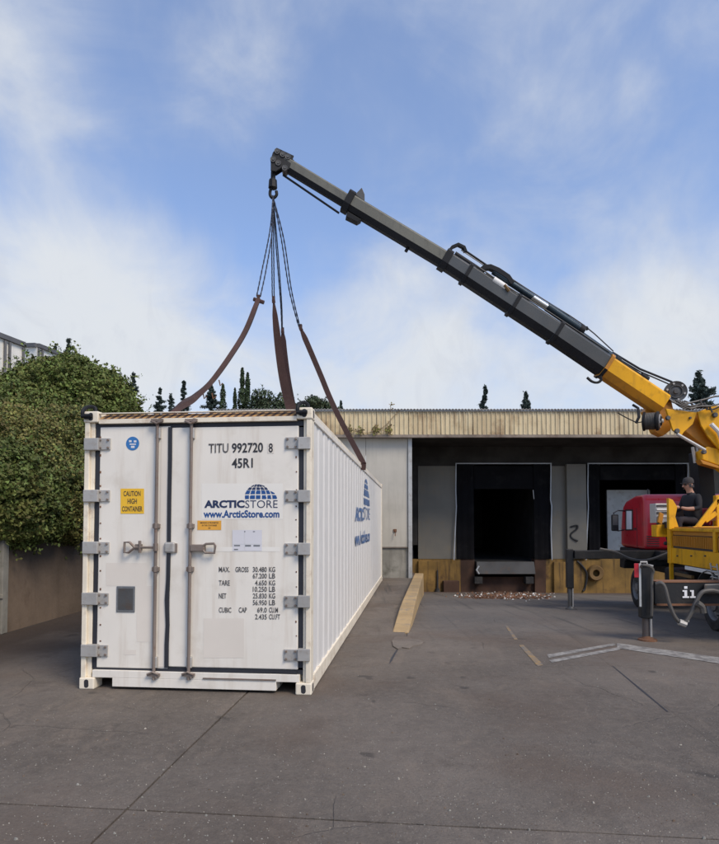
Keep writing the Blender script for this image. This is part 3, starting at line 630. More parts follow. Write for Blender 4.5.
# dry creeper on the fascia
t = empty('dry_creeper', 'dry brown creeper with a few leaves growing over the left of the fascia', 'creeper', tuple(at(372, 434, YF-.05)))
b = Vector(t.location); m1 = MB()
for pts in ([(344, 424), (352, 430), (364, 433), (376, 431), (386, 425), (393, 417), (400, 410)], [(376, 434), (377, 428), (375, 424)], [(359, 434), (361, 429)], [(389, 434), (390, 427), (388, 421)], [(349, 434), (350, 428)], [(390, 412), (391, 404)]):
    m1.tube([p-b for p in interp([at(x, y, YF-.06) for x, y in pts], 4)], .011, 4)
m1.obj('stem', 'twig', t)
P = []
for x, y, n in ((376, 430, 60), (360, 431, 40), (389, 430, 55), (350, 431, 35), (391, 405, 12)):
    for i in range(n): q = at(x+random.gauss(0, 2), y+random.gauss(0, 2), YF-.05-random.random()*.08)-b; P.append(tuple(q))
leaf_mesh('foliage', P, np.tile([0, -1, .3], (len(P), 1)), .05, ['olive', 'twig'], t)

# ================================================================== RETAINING WALL, HEDGE, POST
wa, wb = ground(5.7, 633), ground(79.5, 611.5)
wd = (wb-wa).normalized(); wn = Vector((-wd.y, wd.x, 0))
if wn.x > 0: wn = -wn
p0, p1 = wa-wd*5, wa+wd*11
zt = 1.45
mb = MB(); nseg = 22; vs = []
for i in range(nseg+1):
    p = p0.lerp(p1, i/nseg)
    vs += [(p.x, p.y, -.05), (p.x+wn.x*.05, p.y, zt+random.uniform(-.02, .02)), (p.x+wn.x*.38, p.y, zt), (p.x+wn.x*.4, p.y, -.05)]
mb.add(vs, [(i*4+k, i*4+(k+1) % 4, i*4+4+(k+1) % 4, i*4+4+k) for i in range(nseg) for k in range(4)]+[(0, 3, 2, 1), tuple(nseg*4+k for k in range(4))])
o = mb.obj('retaining_wall', 'asphalt_wall'); tag(o, 'stained brown concrete retaining wall under the hedge', 'wall')
bk = MB(); q0, q1 = p0, p1+wd*9        # earth bank behind the wall
ba, bb = q0+wn*.3, q1+wn*.3
prof = [(0, 1.38), (1.5, 1.9), (4, 2.6), (9, 3.0), (40, 3.2)]; vs = []
for d, z in prof: vs += [tuple(ba+wn*d+Vector((0, 0, z))), tuple(bb+wn*d+Vector((0, 0, z)))]
m_ = len(prof); bk.add(vs, [(2*i, 2*i+1, 2*i+3, 2*i+2) for i in range(m_-1)])
bk.add([tuple(ba), tuple(bb), tuple(ba+Vector((0, 0, 1.38))), tuple(bb+Vector((0, 0, 1.38)))], [(0, 1, 3, 2)])
bk.add([tuple(ba+wn*d+Vector((0, 0, z))) for d, z in prof]+[tuple(ba+wn*40), tuple(ba)], [tuple(range(m_+2))])
bk.obj('earth_bank', 'asphalt_wall', kind='structure')
pp = ground(1.5, 634); mb = MB(); z1 = at(1.5, 540, pp.y).z
mb.box((pp.x-.22, pp.y-.06, 0), (pp.x+.035, pp.y+.1, z1)); mb.box((pp.x-.2, pp.y-.08, .55), (pp.x+.05, pp.y-.06, .62)); o = mb.obj('concrete_post', 'concrete', bevel=.012); tag(o, 'pale weathered post at the near end of the retaining wall', 'post')
def lob(px, py, Y, rx, ry, rz): return (tuple(at(px, py, Y)), (rx, ry, rz))
g1 = 'shrubs of the overgrown hedge on the bank'
bx = lambda Y, dx=.5: tuple((wa+wd*(Y-wa.y)+wn*dx).to_tuple()[:2])+(1.3,)
shrub('hedge_shrub', 'leafy green shrub spilling over the near end of the retaining wall', 'shrub', bx(9.9), [lob(-14, 485, 9.7, .95, 1.1, .75), lob(20, 500, 10.0, .65, .9, .62), lob(-8, 530, 9.8, .6, .8, .33), lob(35, 527, 10.2, .35, .7, .28)], 72000, .040, ['leaf', 'leaf', 'leaf2'], g1)
shrub('hedge_shrub', 'leafy green shrub overhanging the wall beside the container door', 'shrub', bx(11.6), [lob(52, 490, 11.3, .85, 1.1, .75), lob(72, 520, 11.6, .45, .8, .42), lob(40, 535, 11.2, .5, .7, .25), lob(88, 478, 12.4, .6, 1, .7)], 64000, .041, ['leaf', 'leaf', 'olive'], g1)
shrub('hedge_shrub', 'dry olive coloured shrub in the middle band of the hedge, near the left edge', 'shrub', bx(11.2, 1.2), [lob(5, 440, 11.3, 1.2, 1.1, .62), lob(-25, 445, 11.0, .9, 1, .6), lob(30, 462, 10.9, .7, .8, .5)], 56000, .037, ['olive', 'olive', 'leaf'], g1)
shrub('hedge_shrub', 'olive green shrub beside the top corner of the container', 'shrub', bx(13.0, 1.0), [lob(58, 440, 12.9, .95, 1.1, .62), lob(80, 455, 13.2, .7, 1, .6), lob(75, 425, 13.8, .8, 1, .4)], 52000, .040, ['olive', 'leaf', 'leaf'], g1)
g2 = 'large round bushes behind the hedge'
shrub('round_bush', 'large domed green bush rising above the container corner, right of two', 'bush', bx(16.4, 1.2), [lob(88, 408, 16.2, 1.25, 1.4, 1.15), lob(66, 392, 16, 1.25, 1.3, .95), lob(112, 412, 16.6, .72, 1, .7), lob(50, 405, 15.6, 1, 1.1, .8)], 84000, .050, ['leaf2', 'leaf2', 'leaf'], g2, 7)
shrub('round_bush', 'large green bush under the white building at the left edge', 'bush', bx(15.0, 2.2), [lob(20, 414, 15, 1.35, 1.3, .82), lob(40, 396, 15.8, .95, 1.1, .72), lob(-15, 424, 14.6, 1, 1.2, .8), lob(5, 432, 13.6, 1.2, 1.1, .5)], 70000, .050, ['leaf2', 'leaf', 'leaf2'], g2, 7)

near_src = [o for o in bpy.data.objects if o.name.startswith('hedge_shrub')]
for (src, dy, lb) in ((near_src[0], -2.1, 'green shrub of the hedge just outside the left edge'), (near_src[2], -2.6, 'olive shrub of the hedge just outside the left edge'), (near_src[1], -5.6, 'nearest green shrub of the hedge')):
    c_ = copy_tree(src); c_.location = src.location+wd*dy+Vector((-.35, 0, -.1)); c_.rotation_euler.z = .0; c_['label'] = lb
# white buildings up on the bank
def block(name, label, pts, Ys, top_off, zb=2.8, depth=9, pipes=(), roofm='pipe'):
    # pts: top-edge pixels of front-left, corner, rear-right; Ys their distances
    P = [at(px, py, Y) for (px, py), Y in zip(pts, Ys)]; t = empty(name, label, 'building', (P[1].x, P[1].y, zb)); b = Vector((P[1].x, P[1].y, 0))
    P = [p-b for p in P]; mb = MB()
    back = [P[2]+Vector((-depth*.9, depth*.35, 0)), P[0]+Vector((-depth*.9, depth*.35, 0))]
    loop = [P[0], P[1], P[2], back[0], back[1]]
    mb.add([(p.x, p.y, 0) for p in loop]+[(p.x, p.y, p.z-zb) for p in loop], [(0, 1, 6, 5), (1, 2, 7, 6), (2, 3, 8, 7), (3, 4, 9, 8), (4, 0, 5, 9), (5, 6, 7, 8, 9)])
    mb.obj('wall', 'wallw', t)
    rb = MB()
    for a, c in ((P[0], P[1]), (P[1], P[2])):
        d = (c-a).normalized(); n_ = Vector((d.y, -d.x, 0)).normalized()
        rb.prism([a+n_*.12-Vector((0, 0, zb+.0)), c+n_*.12-Vector((0, 0, zb)), c+n_*.12+Vector((0, 0, .2-zb)), a+n_*.12+Vector((0, 0, .2-zb))], -n_*.3)
    rb.obj('parapet', roofm, t)
    for seg, f in pipes:
        a, c = (P[0], P[1]) if seg == 0 else (P[1], P[2]); d = (c-a).normalized(); n_ = Vector((d.y, -d.x, 0)).normalized(); q = a.lerp(c, f)+n_*.08
        m2 = MB(); m2.tube([(q.x, q.y, q.z-zb-.05), (q.x, q.y, 0)], .055, 6); m2.obj('rain_pipe', 'pipe', t)
    return t
block('white_building', 'pale building with rain pipes at the far left edge above the bushes', [(-40, 324), (-3, 337), (23.5, 347)], (23.2, 24.6, 26), 0, pipes=((1, .25), (1, .42), (1, .95)))
block('white_building', 'smaller pale building with a dark roof edge behind the large bushes', [(22, 347.5), (37, 347.2), (64, 357.5)], (31, 30.5, 33), 0, pipes=((1, .02), (1, .15)))

# ================================================================== TREES BEHIND
def conifer(px, top, Y, h, rw, label, seed, name='conifer_tree', group='conifers behind the depot', lean=0, gap=.35, m_='needle', nb=34, dens=1):
    random.seed(seed); tp = at(px, top, Y); base = Vector((tp.x-lean, Y, tp.z-h)); t = empty(name, label, 'tree', tuple(base), 0, group)
    mb = MB(); mb.tube(interp([(0, 0, 0), (lean*.4, 0, h*.5), (lean, 0, h)], 4), [max(.012*h*(1-i/8.2), .01) for i in range(9)], 6); mb.obj('trunk', 'bark', t, smooth=True)
    P = []; Q = []; br = MB()
    nw = nb
    for i in range(nw):
        f = (i+.5)/nw; z = h*(1-f*.92); k = random.randint(4, 6); r = rw*(.04+f**.9)*random.uniform(.6, 1.25)
        for j in range(k):
            if random.random() < gap: continue
            a = random.random()*2*pi; L_ = r*random.uniform(.55, 1.15); s0 = Vector((lean*z/h, 0, z)); e = s0+Vector((cos(a)*L_, sin(a)*L_, L_*random.uniform(-.35, .35)))
            md = (s0+e)/2+Vector((0, 0, -L_*.12)); cs = interp([s0, md, e], 4); br.tube(cs, [.03*L_*(1-q/10)+.01 for q in range(9)], 4)
            for q, c in enumerate(cs[1:], 1):
                for _ in range(int((8+12*q/8)*dens)):
                    P.append((c.x+random.gauss(0, .08*L_+.02), c.y+random.gauss(0, .08*L_+.02), c.z-random.gauss(.02, .05*L_+.03))); Q.append((random.gauss(0, .5), random.gauss(0, .5), 1))
    for _ in range(60): z = h*random.uniform(.93, 1.01); P.append((lean*z/h+random.gauss(0, .05), random.gauss(0, .05), z)); Q.append((random.gauss(0, 1), -1, .3))
    br.obj('branches', 'bark', t, kind='stuff'); leaf_mesh('crown', P, Q, .085*h/9, m_, t, aspect=2.6, jitter=1.1)
    return t
def cypress(px, top, Y, h, r, label, seed, tops=1, n=4200):
    random.seed(seed); tp = at(px, top, Y); base = Vector((tp.x, Y, tp.z-h)); t = empty('cypress_tree', label, 'tree', tuple(base), 0, 'cypresses behind the container')
    mb = MB(); P = []; Q = []
    for k in range(tops):
        ox = (k-(tops-1)/2)*r*1.0; hh = h*(1-.04*k)
        mb.tube([(ox*.3, 0, 0), (ox, 0, hh*.95)], [.12, .02], 6)
        for _ in range(n):
            f = random.random(); z = hh*(.08+.92*f); prof = r*(min(1, (1-f)*2.1+.03))**.8*(1+.22*sin(z*3.1+k*2)+.15*sin(z*7.3)); a = random.random()*2*pi; rr = prof*random.uniform(.6, 1.05)
            P.append((ox+rr*cos(a), rr*sin(a), z)); Q.append((cos(a), sin(a), 1.2))
    mb.obj('trunk', 'bark', t); leaf_mesh('crown', P, Q,   .085*h/9, 'cyp', t, aspect=2.6, jitter=.45); return t
conifer(69, 339, 42, 8, 1.9, 'ragged conifer top showing above the large bush', 3, gap=.5)
conifer(55.5, 346, 44, 6, .9, 'tiny conifer tip just left of the ragged one above the bush', 4)
conifer(133.5, 373, 44, 6.5, 1.3, 'slender dark conifer at the right shoulder of the bush', 5)
conifer(160, 388, 50, 6, 1.3, 'small conifer left of the slack strap', 6)
conifer(171, 394, 52, 5, 1.1, 'very small conifer tip where the slack strap meets the container roof', 16)
conifer(184, 381, 50, 6.5, 1.2, 'pointed conifer just right of the slack strap', 7)
conifer(211, 383, 48, 7.5, 1.9, 'bushy conifer left of the tall twin cypress', 8, gap=.2)
cypress(223, 384, 48, 7, .5, 'short cypress touching the left side of the twin cypress', 9)
cypress(235, 388, 47, 7, .3, 'thin cypress spire below the twin cypress', 10)
cypress(245, 368, 47, 9, .42, 'tall cypress with twin tops behind the container', 11, 2)
def round_tree(px, top, Y, h, rx, label, seed):
    random.seed(seed); tp = at(px, top, Y); base = Vector((tp.x, Y, tp.z-h)); t = empty('broadleaf_tree', label, 'tree', tuple(base), 0, 'low trees behind the depot')
    lobes = [((random.uniform(-rx, rx)*.7, random.uniform(-1, 1), h-.5-random.uniform(0, 1.2)), (rx*random.uniform(.3, .5), rx*.5, random.uniform(.4, .8))) for _ in range(6)]+[((0, 0, h-1.5), (rx, rx*.8, 1.0))]
    P, Q = lobes_points(lobes, 5200, .5); A, C = sprigs(P, Q, 30, 14, .7); P = np.concatenate([P, A]); Q = np.concatenate([Q, C]); leaf_mesh('crown', P, Q, .12, 'leafd', t)
    mb = MB(); mb.tube([(0, 0, 0), (.1, 0, h*.5), (0, 0, h*.8)], [.22, .17, .08], 8)
    for a in (.5, 2.2, 4): mb.tube([(0, 0, h*.45), (cos(a)*rx*.5, sin(a)*.6, h*.85)], [.1, .04], 6)
    mb.obj('trunk', 'bark', t); return t
round_tree(272, 392, 46, 7, 1.7, 'low leafy tree left of the brown double strap', 21)
round_tree(303, 397, 47, 7, 1.4, 'low leafy tree behind the front right corner of the container', 22)
round_tree(330, 401, 50, 7, 1.3, 'small leafy tree crossed by the right strap', 23)
conifer(341, 401, 50, 5, .8, 'small dark tree tip right of the right strap', 24)
conifer(485, 386, 40, 7, 1.0, 'wind-bent conifer above the middle of the depot roof, left of two', 12, lean=.35, gap=.45)
conifer(525.5, 392, 40, 6, 1.1, 'leaning conifer above the depot roof, right of two', 13, lean=-.4, gap=.45)
conifer(699, 372, 34, 8, 2.6, 'large layered conifer behind the crane knuckle', 14, gap=.15, nb=30, dens=1.3)

# ================================================================== SHIPPING CONTAINER
random.seed(5)
CO = Vector((-.48, 6.11, 0)); CA = rad(-5.5); W_, L_C, H_C = 2.438, 12.192, 2.896
cont = empty('shipping_container', 'white forty foot refrigerated container with closed double doors, standing on the yard', 'container', tuple(CO), CA)
RM = Matrix.Rotation(CA, 3, 'Z'); RI = RM.transposed()
def Cf(px, py, y=0.0):      # photo pixel -> local (x, z) on the container plane at depth y
    n = RM@Vector((0, 1, 0)); p = on_plane(px, py, CO+n*y, n); q = RI@(p-CO); return q.x, q.z
def Cs(px, py):             # photo pixel -> local (y, z) on the right side
    n = RM@Vector((1, 0, 0)); p = on_plane(px, py, CO, n); q = RI@(p-CO); return q.y, q.z
def cbox(px0, py0, px1, py1, y0, y1, mb=None):
    mb = mb or MB(); ym, xm = (py0+py1)/2, (px0+px1)/2
    mb.box((Cf(px0, ym, y0)[0], y0, Cf(xm, py0, y0)[1]), (Cf(px1, ym, y0)[0], y1, Cf(xm, py1, y0)[1])); return mb
# corner castings with their oval holes
def casting(x0, y0, z0, parent):
    sx, sy, sz = .162, .178, .118; mb = MB(); mb.box((x0, y0, z0), (x0+sx, y0+sy, z0+sz)); o = mb.obj('corner_casting', 'post', parent, bevel=.012)
    cx = x0+sx/2; top = z0 > 1
    def oval(c, ax, w_, hh, horiz):
        h = MB(); n = 12; pts = []
        for i in range(n):
            a = 2*pi*i/n; u_ = w_/2*cos(a); v_ = hh/2*sin(a)+(.02 if sin(a) > 0 else -.02)
            pts.append((c[0]+u_, c[1], c[2]+v_) if horiz == 'f' else (c[0], c[1]+u_, c[2]+v_))
        h.prism(pts, ax); h.obj('hole', 'black', o)
    fy = y0-.002 if y0 < 6 else y0+sy+.002
    oval((cx, fy, z0+sz/2), (0, .004 if y0 < 6 else -.004, 0), .05, .045, 'f')
    fx = x0+sx+.002 if x0 > -1 else x0-.002
    oval((fx, y0+sy/2, z0+sz/2), (-.004 if x0 > -1 else .004, 0, 0), .06, .045, 's')
for x0 in (-W_, -.162):
    for y0 in (0, L_C-.178):
        for z0 in (0, H_C-.118): casting(x0, y0, z0, cont)
# posts
for side in (0, 1):
    for y0, y1 in ((.012, .17), (L_C-.17, L_C-.012)):
        mb = MB()
        if side == 0: mb.box((-W_+.01, y0, .118), (-W_+.062, y1, H_C-.118)); mb.box((-W_+.062, y0+.03, .118), (-W_+.108, y1, H_C-.118))
        else: mb.box((-.062, y0, .118), (-.01, y1, H_C-.118)); mb.box((-.094, y0+.03, .118), (-.062, y1, H_C-.118))
        mb.obj('corner_post', 'post', cont, bevel=.006)
# header and sill
mb = MB(); xa, xb = -W_+.162, -.162
zt = H_C-.018
mb.box((xa, .012, zt-.012), (xb, .05, zt+.0)); z2 = Cf(200, 417.7, .02)[1]; z3 = Cf(200, 422.3, .02)[1]
mb.box((xa, .010, z3), (xb, .16, z2)); mb.box((xa, .075, z2), (xb, .16, zt-.012)); hd = mb.obj('header', 'post', cont, bevel=.004)
n = 27; mb = MB(); za, zb_ = z2+.001, zt-.013; step = (xb-xa)/n; sl = .05
mb2 = MB()
for i in range(n*2):
    a = xa+i*step/2; b_ = a+step/2; c_, d_ = min(a+sl, xb), min(b_+sl, xb)
    m2 = mb if i % 2 == 0 else mb2
    m2.add([(a, .012, za), (b_, .012, za), (d_, .072, zb_), (c_, .072, zb_)], [(0, 1, 2, 3)])
o = mb.obj('hazard_stripes', 'ychev', hd); o = mb2.obj('hazard_stripes', 'kchev', hd)
mb = MB(); zs = Cf(200, 672.7, .02)[1]; xn1, xn2 = Cf(112, 683, .02)[0], Cf(276, 683, .02)[0]; zn = Cf(200, 680.2, .02)[1]
mb.box((-W_+.13, .022, zn), (-.125, .15, zs)); mb.box((xn1, .022, .03), (xn2, .15, zn)); mb.box((xn1-.004, .15, .03), (xn2+.004, .30, zn))
sill = mb.obj('sill', 'cream', cont, bevel=.004)
mb = MB(); a = Cf(203, 678.3, .02); b_ = Cf(276, 680.5, .02); mb.box((a[0], .012, a[1]-.008), (b_[0], .022, a[1]+.006)); mb.obj('drip_rail', 'rod', sill)
# doors
YDOOR = .045
def door(px0, px1, nm, label):
    mb = cbox(px0, 426.6, px1, 668.5, YDOOR, .11); o = mb.obj(nm, 'cream', cont, bevel=.01); o['label'] = label; return o
DL = door(98.2, 169.2, 'door', 'left door leaf with yellow caution sticker'); DR = door(169.6, 298.3, 'door', 'right door leaf with the large logo')
mb = MB()
cbox(94.2, 422.5, 303.3, 427.3, .052, .105, mb); cbox(93.4, 667.8, 303.3, 672.3, .052, .105, mb)
cbox(94.0, 427.2, 98.4, 667.9, .054, .105, mb); cbox(297.8, 427.2, 303.4, 667.9, .054, .105, mb)
mb.obj('door_gasket', 'gasket', cont)
mb = MB(); pts = [Cf(x, y, YDOOR-.012) for x, y in ((170.2, 427), (170.0, 460), (169.2, 500), (168.8, 540), (168.0, 580), (166.6, 600), (167.5, 625), (166.4, 645), (166.2, 668))]
mb.ribbon([(p[0], YDOOR-.006, p[1]) for p in pts], .038, .02, (1, 0, 0)); mb.obj('centre_gasket', 'gasket', cont)
# loose lower lip of the gasket
mb = MB(); pts = [(152, 669.5), (175, 671), (200, 672.3), (225, 671), (250, 671.8), (275, 671.2), (297, 672.8)]
mb.ribbon([(Cf(x, y, .04)[0], .042, Cf(x, y, .04)[1]) for x, y in pts], .03, .012, (0, 0, 1)); mb.obj('gasket_lip', 'gasket', cont)
def dx(px0, py0, px1, py1, y0=YDOOR-.008, y1=YDOOR+.01, mb=None): return cbox(px0, py0, px1, py1, y0, y1, mb)
# raised cream strip along the seam of the left leaf, small rivet marks down the door edges
dx(159.8, 428, 166.8, 667, YDOOR-.004, YDOOR+.004).obj('edge_strip', 'patch', DL)
mb = MB()
for i in range(14):
    y = 436+i*17+random.uniform(-2, 2)
    dx(99.6, y, 101, y+random.uniform(1.2, 2.4), YDOOR-.004, YDOOR, mb)
mb.obj('rivets', 'rust', DL, kind='stuff')
mb = MB()
for i in range(14):
    y = 438+i*16.5+random.uniform(-2, 2); x = 295.6+random.uniform(-.3, .5)
    dx(x, y, x+1.2, y+random.uniform(1, 2.2), YDOOR-.004, YDOOR, mb)
mb.obj('rivets', 'rust', DR, kind='stuff')
# hinges
def hinge(xc0, xc1, xc2, yc, left, parent):
    y0, y1 = yc-6.1, yc+6.1
    mb = MB()
    if left: cbox(xc0, y0, xc1, y1, -.012, .05, mb); 
    else: cbox(xc1, y0, xc2, y1, -.012, .05, mb)
    h = mb.obj('hinge', 'galv', parent, bevel=.006)
    mb = MB()
    if left: cbox(xc1-.5, y0+.3, xc2, y1-.3, YDOOR-.016, YDOOR, mb)
    else: cbox(xc0, y0+.3, xc1+.5, y1-.3, YDOOR-.016, YDOOR, mb)
    a, b_ = (xc1, xc2) if left else (xc0, xc1)
    mb.obj('hinge_plate', 'galv', h, bevel=.004)
    mb = MB()
    for bx_ in (a+2.2, b_-2.2):
        for by_ in (y0+2.3, y1-2.3):
            mb = MB(); x, z = Cf(bx_, by_, YDOOR-.016); mb.lathe([(0.001, -.014), (.011, -.014), (.013, -.006), (.013, .004)], (x, YDOOR-.016, z), (0, 1, 0), 6); mb.obj('bolt', 'rod', h)
for i, yc in enumerate((444, 495.8, 547.8, 599, 651)): 
    k = i/4; hinge(83.6-3.2*k, 98-1.5*k, 110.2-2.8*k, yc, True, cont)
for i, yc in enumerate((442.9, 496, 549, 601.8, 655.4)):
    k = i/4; hinge(285.2-1.4*k, 297.8-.4*k, 310.2-.5*k, yc, False, cont)
# lock rods, guides and cams
def rod(pt, pb, door_):
    r_ = .017; y = YDOOR-.035; f = lambda py: pt[0]+(pb[0]-pt[0])*(py-pt[1])/(pb[1]-pt[1])
    mb = MB(); a, b_ = Cf(*pt, y), Cf(*pb, y); mb.tube([(a[0], y, a[1]), (b_[0], y, b_[1])], r_, 10); R_ = mb.obj('locking_rod', 'rod', door_, smooth=True)
    for py in (526, 569.3):
        mb = MB(); x, z = Cf(f(py), py, y); mb.box((x-.035, y-.012, z-.022), (x+.035, YDOOR, z+.022)); mb.tube([(x, y, z-.03), (x, y, z+.03)], .026, 8); mb.obj('rod_guide', 'rod', R_, bevel=.004)
    for py0, py1, m_ in ((427.5, 438.5, 1), (657, 668.5, 1)):
        cbox(f(py0)-2.6, py0, f(py0)+2.6, py1, y-.004, YDOOR).obj('rod_bearing', 'galv', R_, bevel=.008)
    for py, s in ((420.5, 1), (675, -1)):
        mb = MB(); x, z = Cf(f(py), py, y)
        mb.box((x-.065, .0-.01, z-.012), (x+.065, .03, z+.014)); mb.box((x-.03, -.012, z-.03*s), (x-.012, .02, z)); mb.tube([(x-.06, -.015, z-.01*s), (x, -.02, z-.035*s), (x+.06, -.015, z-.01*s)], .011, 6); mb.box((x+.02, -.012, z-.03), (x+.045, .02, z+.02)); mb.obj('locking_cam', 'rod', R_)
    return R_
R1 = rod((157.6, 420), (153.6, 680), DL); R2 = rod((191.6, 420), (188.4, 680), DR)
# handles
yh = YDOOR-.05
def tb(mb, pts, r, n=6): mb.tube([(Cf(x, y, yh)[0], yh, Cf(x, y, yh)[1]) for x, y in pts], r, n)
mb = MB(); tb(mb, [(155.4, 547.4), (134.5, 547.6)], .013); tb(mb, [(134.8, 547.6), (129.5, 542.2), (124.6, 542.3), (124.3, 552.6), (128.5, 552.6), (134.8, 547.6)], .013)
tb(mb, [(139.8, 540.8), (139.8, 552.8)], .016); x, z = Cf(139.8, 547, YDOOR); mb.box((x-.03, yh, z-.03), (x+.03, YDOOR, z+.03)); tb(mb, [(155.6, 543.5), (155.6, 551)], .026)
mb.obj('handle', 'rod', DL, smooth=True, label='long door handle with a triangular grip, pointing left')
mb = MB(); cbox(190, 544.6, 204, 551.4, yh-.01, YDOOR, mb); mb.obj('handle_bracket', 'rod', DR, bevel=.006)
mb = MB(); tb(mb, [(203, 546), (206, 544), (214, 543.6), (215.2, 546), (214.4, 553), (205, 552.8), (203, 550)], .013); mb.obj('handle', 'rod', DR, smooth=True, label='door handle with a square grip, pointing right')
mb = cbox(163.4, 542.2, 174.6, 553.2, YDOOR-.035, YDOOR+.01); mb.obj('latch_block', 'galv', cont, bevel=.02)
mb = cbox(174.0, 543.5, 176.6, 552.5, YDOOR-.02, YDOOR); mb.obj('latch_plate', 'rod', cont)
# plates, patches, stickers
yp = YDOOR-.0015
def flat(px0, py0, px1, py1, m_, nm, par, y=yp, shear=0):
    P_ = [Cf(px0, py1, y), Cf(px1, py1-shear, y), Cf(px1, py0-shear, y), Cf(px0, py0, y)]
    mb = MB(); mb.add([(a, y, z) for a, z in P_], [(0, 1, 2, 3)]); return mb.obj(nm, m_, par)
flat(106, 563, 146.5, 586, 'patch', 'repaint_patch', DL); flat(136.5, 586, 152, 642, 'patch', 'repaint_patch', DL); flat(124, 650, 136, 655, 'patch', 'repaint_patch', DL)
flat(203.5, 618.5, 244, 658, 'patch', 'repaint_patch', DR); flat(201.5, 483.5, 283, 519.2, 'patchw', 'repaint_patch', DR); flat(196, 547, 280, 551.5, 'patchw', 'repaint_patch', DR)
mb = dx(116.2, 586.4, 134.8, 612.3, YDOOR-.01, YDOOR); vt = mb.obj('vent_cover', 'vent', DL, bevel=.006)
mb = MB(); dx(118, 588.6, 133, 610, YDOOR-.0125, YDOOR-.009, mb); mb.obj('cover_panel', 'steel', vt)
yt = YDOOR-.004
def T(s, px0, px1, py0, py1, m_, par, bold=0, sp=1.0, rise=0, y=yt):
    a0, z0 = Cf(px0, py1, y); a1, _ = Cf(px1, py1, y); _, z1 = Cf(px0, py0, y); zr_ = rise
    return text_part(s, 'lettering', m_, par, (a0, a1, z0, z1), lambda a, z: (a, y, z+zr_*(a-a0)), bold)
s = flat(120.6, 488.6, 144, 513.7, 'yellowsign', 'caution_sticker', DL, YDOOR-.003)
T('CAUTION', 123.5, 140.5, 491, 496.2, 'black', s, .012, y=yt-.001); T('HIGH', 127.5, 136.8, 498.6, 503.8, 'black', s, .012, y=yt-.001); T('CONTAINER', 122, 142.3, 506.3, 511.5, 'black', s, .012, y=yt-.001)
s = flat(197.4, 520.6, 221.2, 530, 'orangesign', 'orange_sticker', DR, YDOOR-.003)
T('SMOKING IS PROHIBITED', 200, 218.5, 522, 523.6, 'black', s, .005, y=yt-.001); T('IN THIS CONTAINER', 202, 217, 524.6, 526.2, 'black', s, .005, y=yt-.001); T('NO', 208.4, 210.6, 527.2, 528.9, 'black', s, .01, y=yt-.001)
s = flat(232.4, 530, 262, 551, 'label', 'paper_label', DR, YDOOR-.003)
for q in ((234, 545, 240, 546.2), (245, 545, 251, 546.5), (253.5, 545, 260, 546.5), (244.3, 531, 245.3, 532.2), (253, 531.2, 255, 532), (234, 549, 238, 550)): flat(*q, 'vent', 'label_print', s, YDOOR-.0045)
for q in ((244.5, 532.5, 244.9, 550), (233, 543.8, 261.5, 544.2)): flat(*q, 'whitep', 'label_rule', s, YDOOR-.0045)
# round blue sticker
def disc(px, py, rp, m_, nm, par, y, n=24):
    x, z = Cf(px, py, y); r = abs(Cf(px+rp, py, y)[0]-x); mb = MB(); mb.add([(x+r*cos(2*pi*i/n), y, z+r*sin(2*pi*i/n)) for i in range(n)], [tuple(range(n))]); return mb.obj(nm, m_, par)
s = disc(132.6, 443.5, 6.6, 'midblue', 'round_sticker', DL, YDOOR-.003)
for q in ((129, 440.2, 131.6, 442.2), (133.8, 440.4, 136.4, 442.4), (129.6, 443.6, 136, 444.8), (131, 445.8, 134.6, 448)): flat(*q, 'label', 'emblem', s, YDOOR-.0045)
# main lettering
flat(267.6, 443.3, 274, 453.2, 'patch', 'digit_box', DR, YDOOR-.003)
T('TITU', 208.5, 228.4, 443.8, 453.2, 'blackfade', DR, .012, rise=.012); T('992720', 231.8, 263, 443.2, 453.0, 'black', DR, .02, rise=.012); T('8', 268.6, 272.8, 443.3, 452.6, 'black', DR, .02)
T('45R1', 231.8, 252.8, 458.4, 468.2, 'black', DR, .02, rise=.012)
T('ARCTIC', 204.2, 244.6, 500.3, 508, 'navy', DR, .045); T('STORE', 245.2, 277.6, 500.3, 508, 'navy', DR, -.004)
T('www.ArcticStore.com', 203.5, 279.4, 510.2, 517.8, 'blue', DR, .03, rise=.0)
# globe: dome of dark blue cells with lighter grid lines
def globe(parent, fn, m1, m2, n_=0):
    """fn(a, b) maps logo units (0..1 across, 0..1 up) to local points"""
    a_ = MB(); b_ = MB()
    def inside(x, y): return ((x-.40)/.42)**2+(y/1.0)**2 < 1 or ((x-.72)/.28)**2+(y/.55)**2 < 1
    nx, ny = 64, 24
    for i in range(nx):
        for j in range(ny):
            x0, y0 = i/nx, j/ny; xc, yc = x0+.5/nx, y0+.5/ny
            if not inside(xc, yc) or not (0 <= xc <= 1): continue
            u_ = (xc-.40)/max(.06, math.sqrt(max(.02, 1-min(yc, .98)**2)))/.42
            grid = min(abs(u_-g) for g in (-.62, -.18, .26, .68, 1.05)) < .045 or min(abs(yc-g) for g in (.30, .60, .82)) < .03
            top = yc > .62
            tgt = None if grid else (a_ if top else b_)
            if tgt is None: continue
            tgt.add([fn(x0, y0), fn(x0+1/nx, y0), fn(x0+1/nx, y0+1/ny), fn(x0, y0+1/ny)], [(0, 1, 2, 3)])
    a_.obj('globe_emblem', m1, parent, kind='stuff'); b_.obj('globe_emblem', m2, parent, kind='stuff')
gx0, gz0 = Cf(245, 499, yt); gx1, gz1 = Cf(277, 484.2, yt)
globe(DR, lambda a, b: (gx0+(gx1-gx0)*a, yt, gz0+(gz1-gz0)*b), 'navy', 'blue')
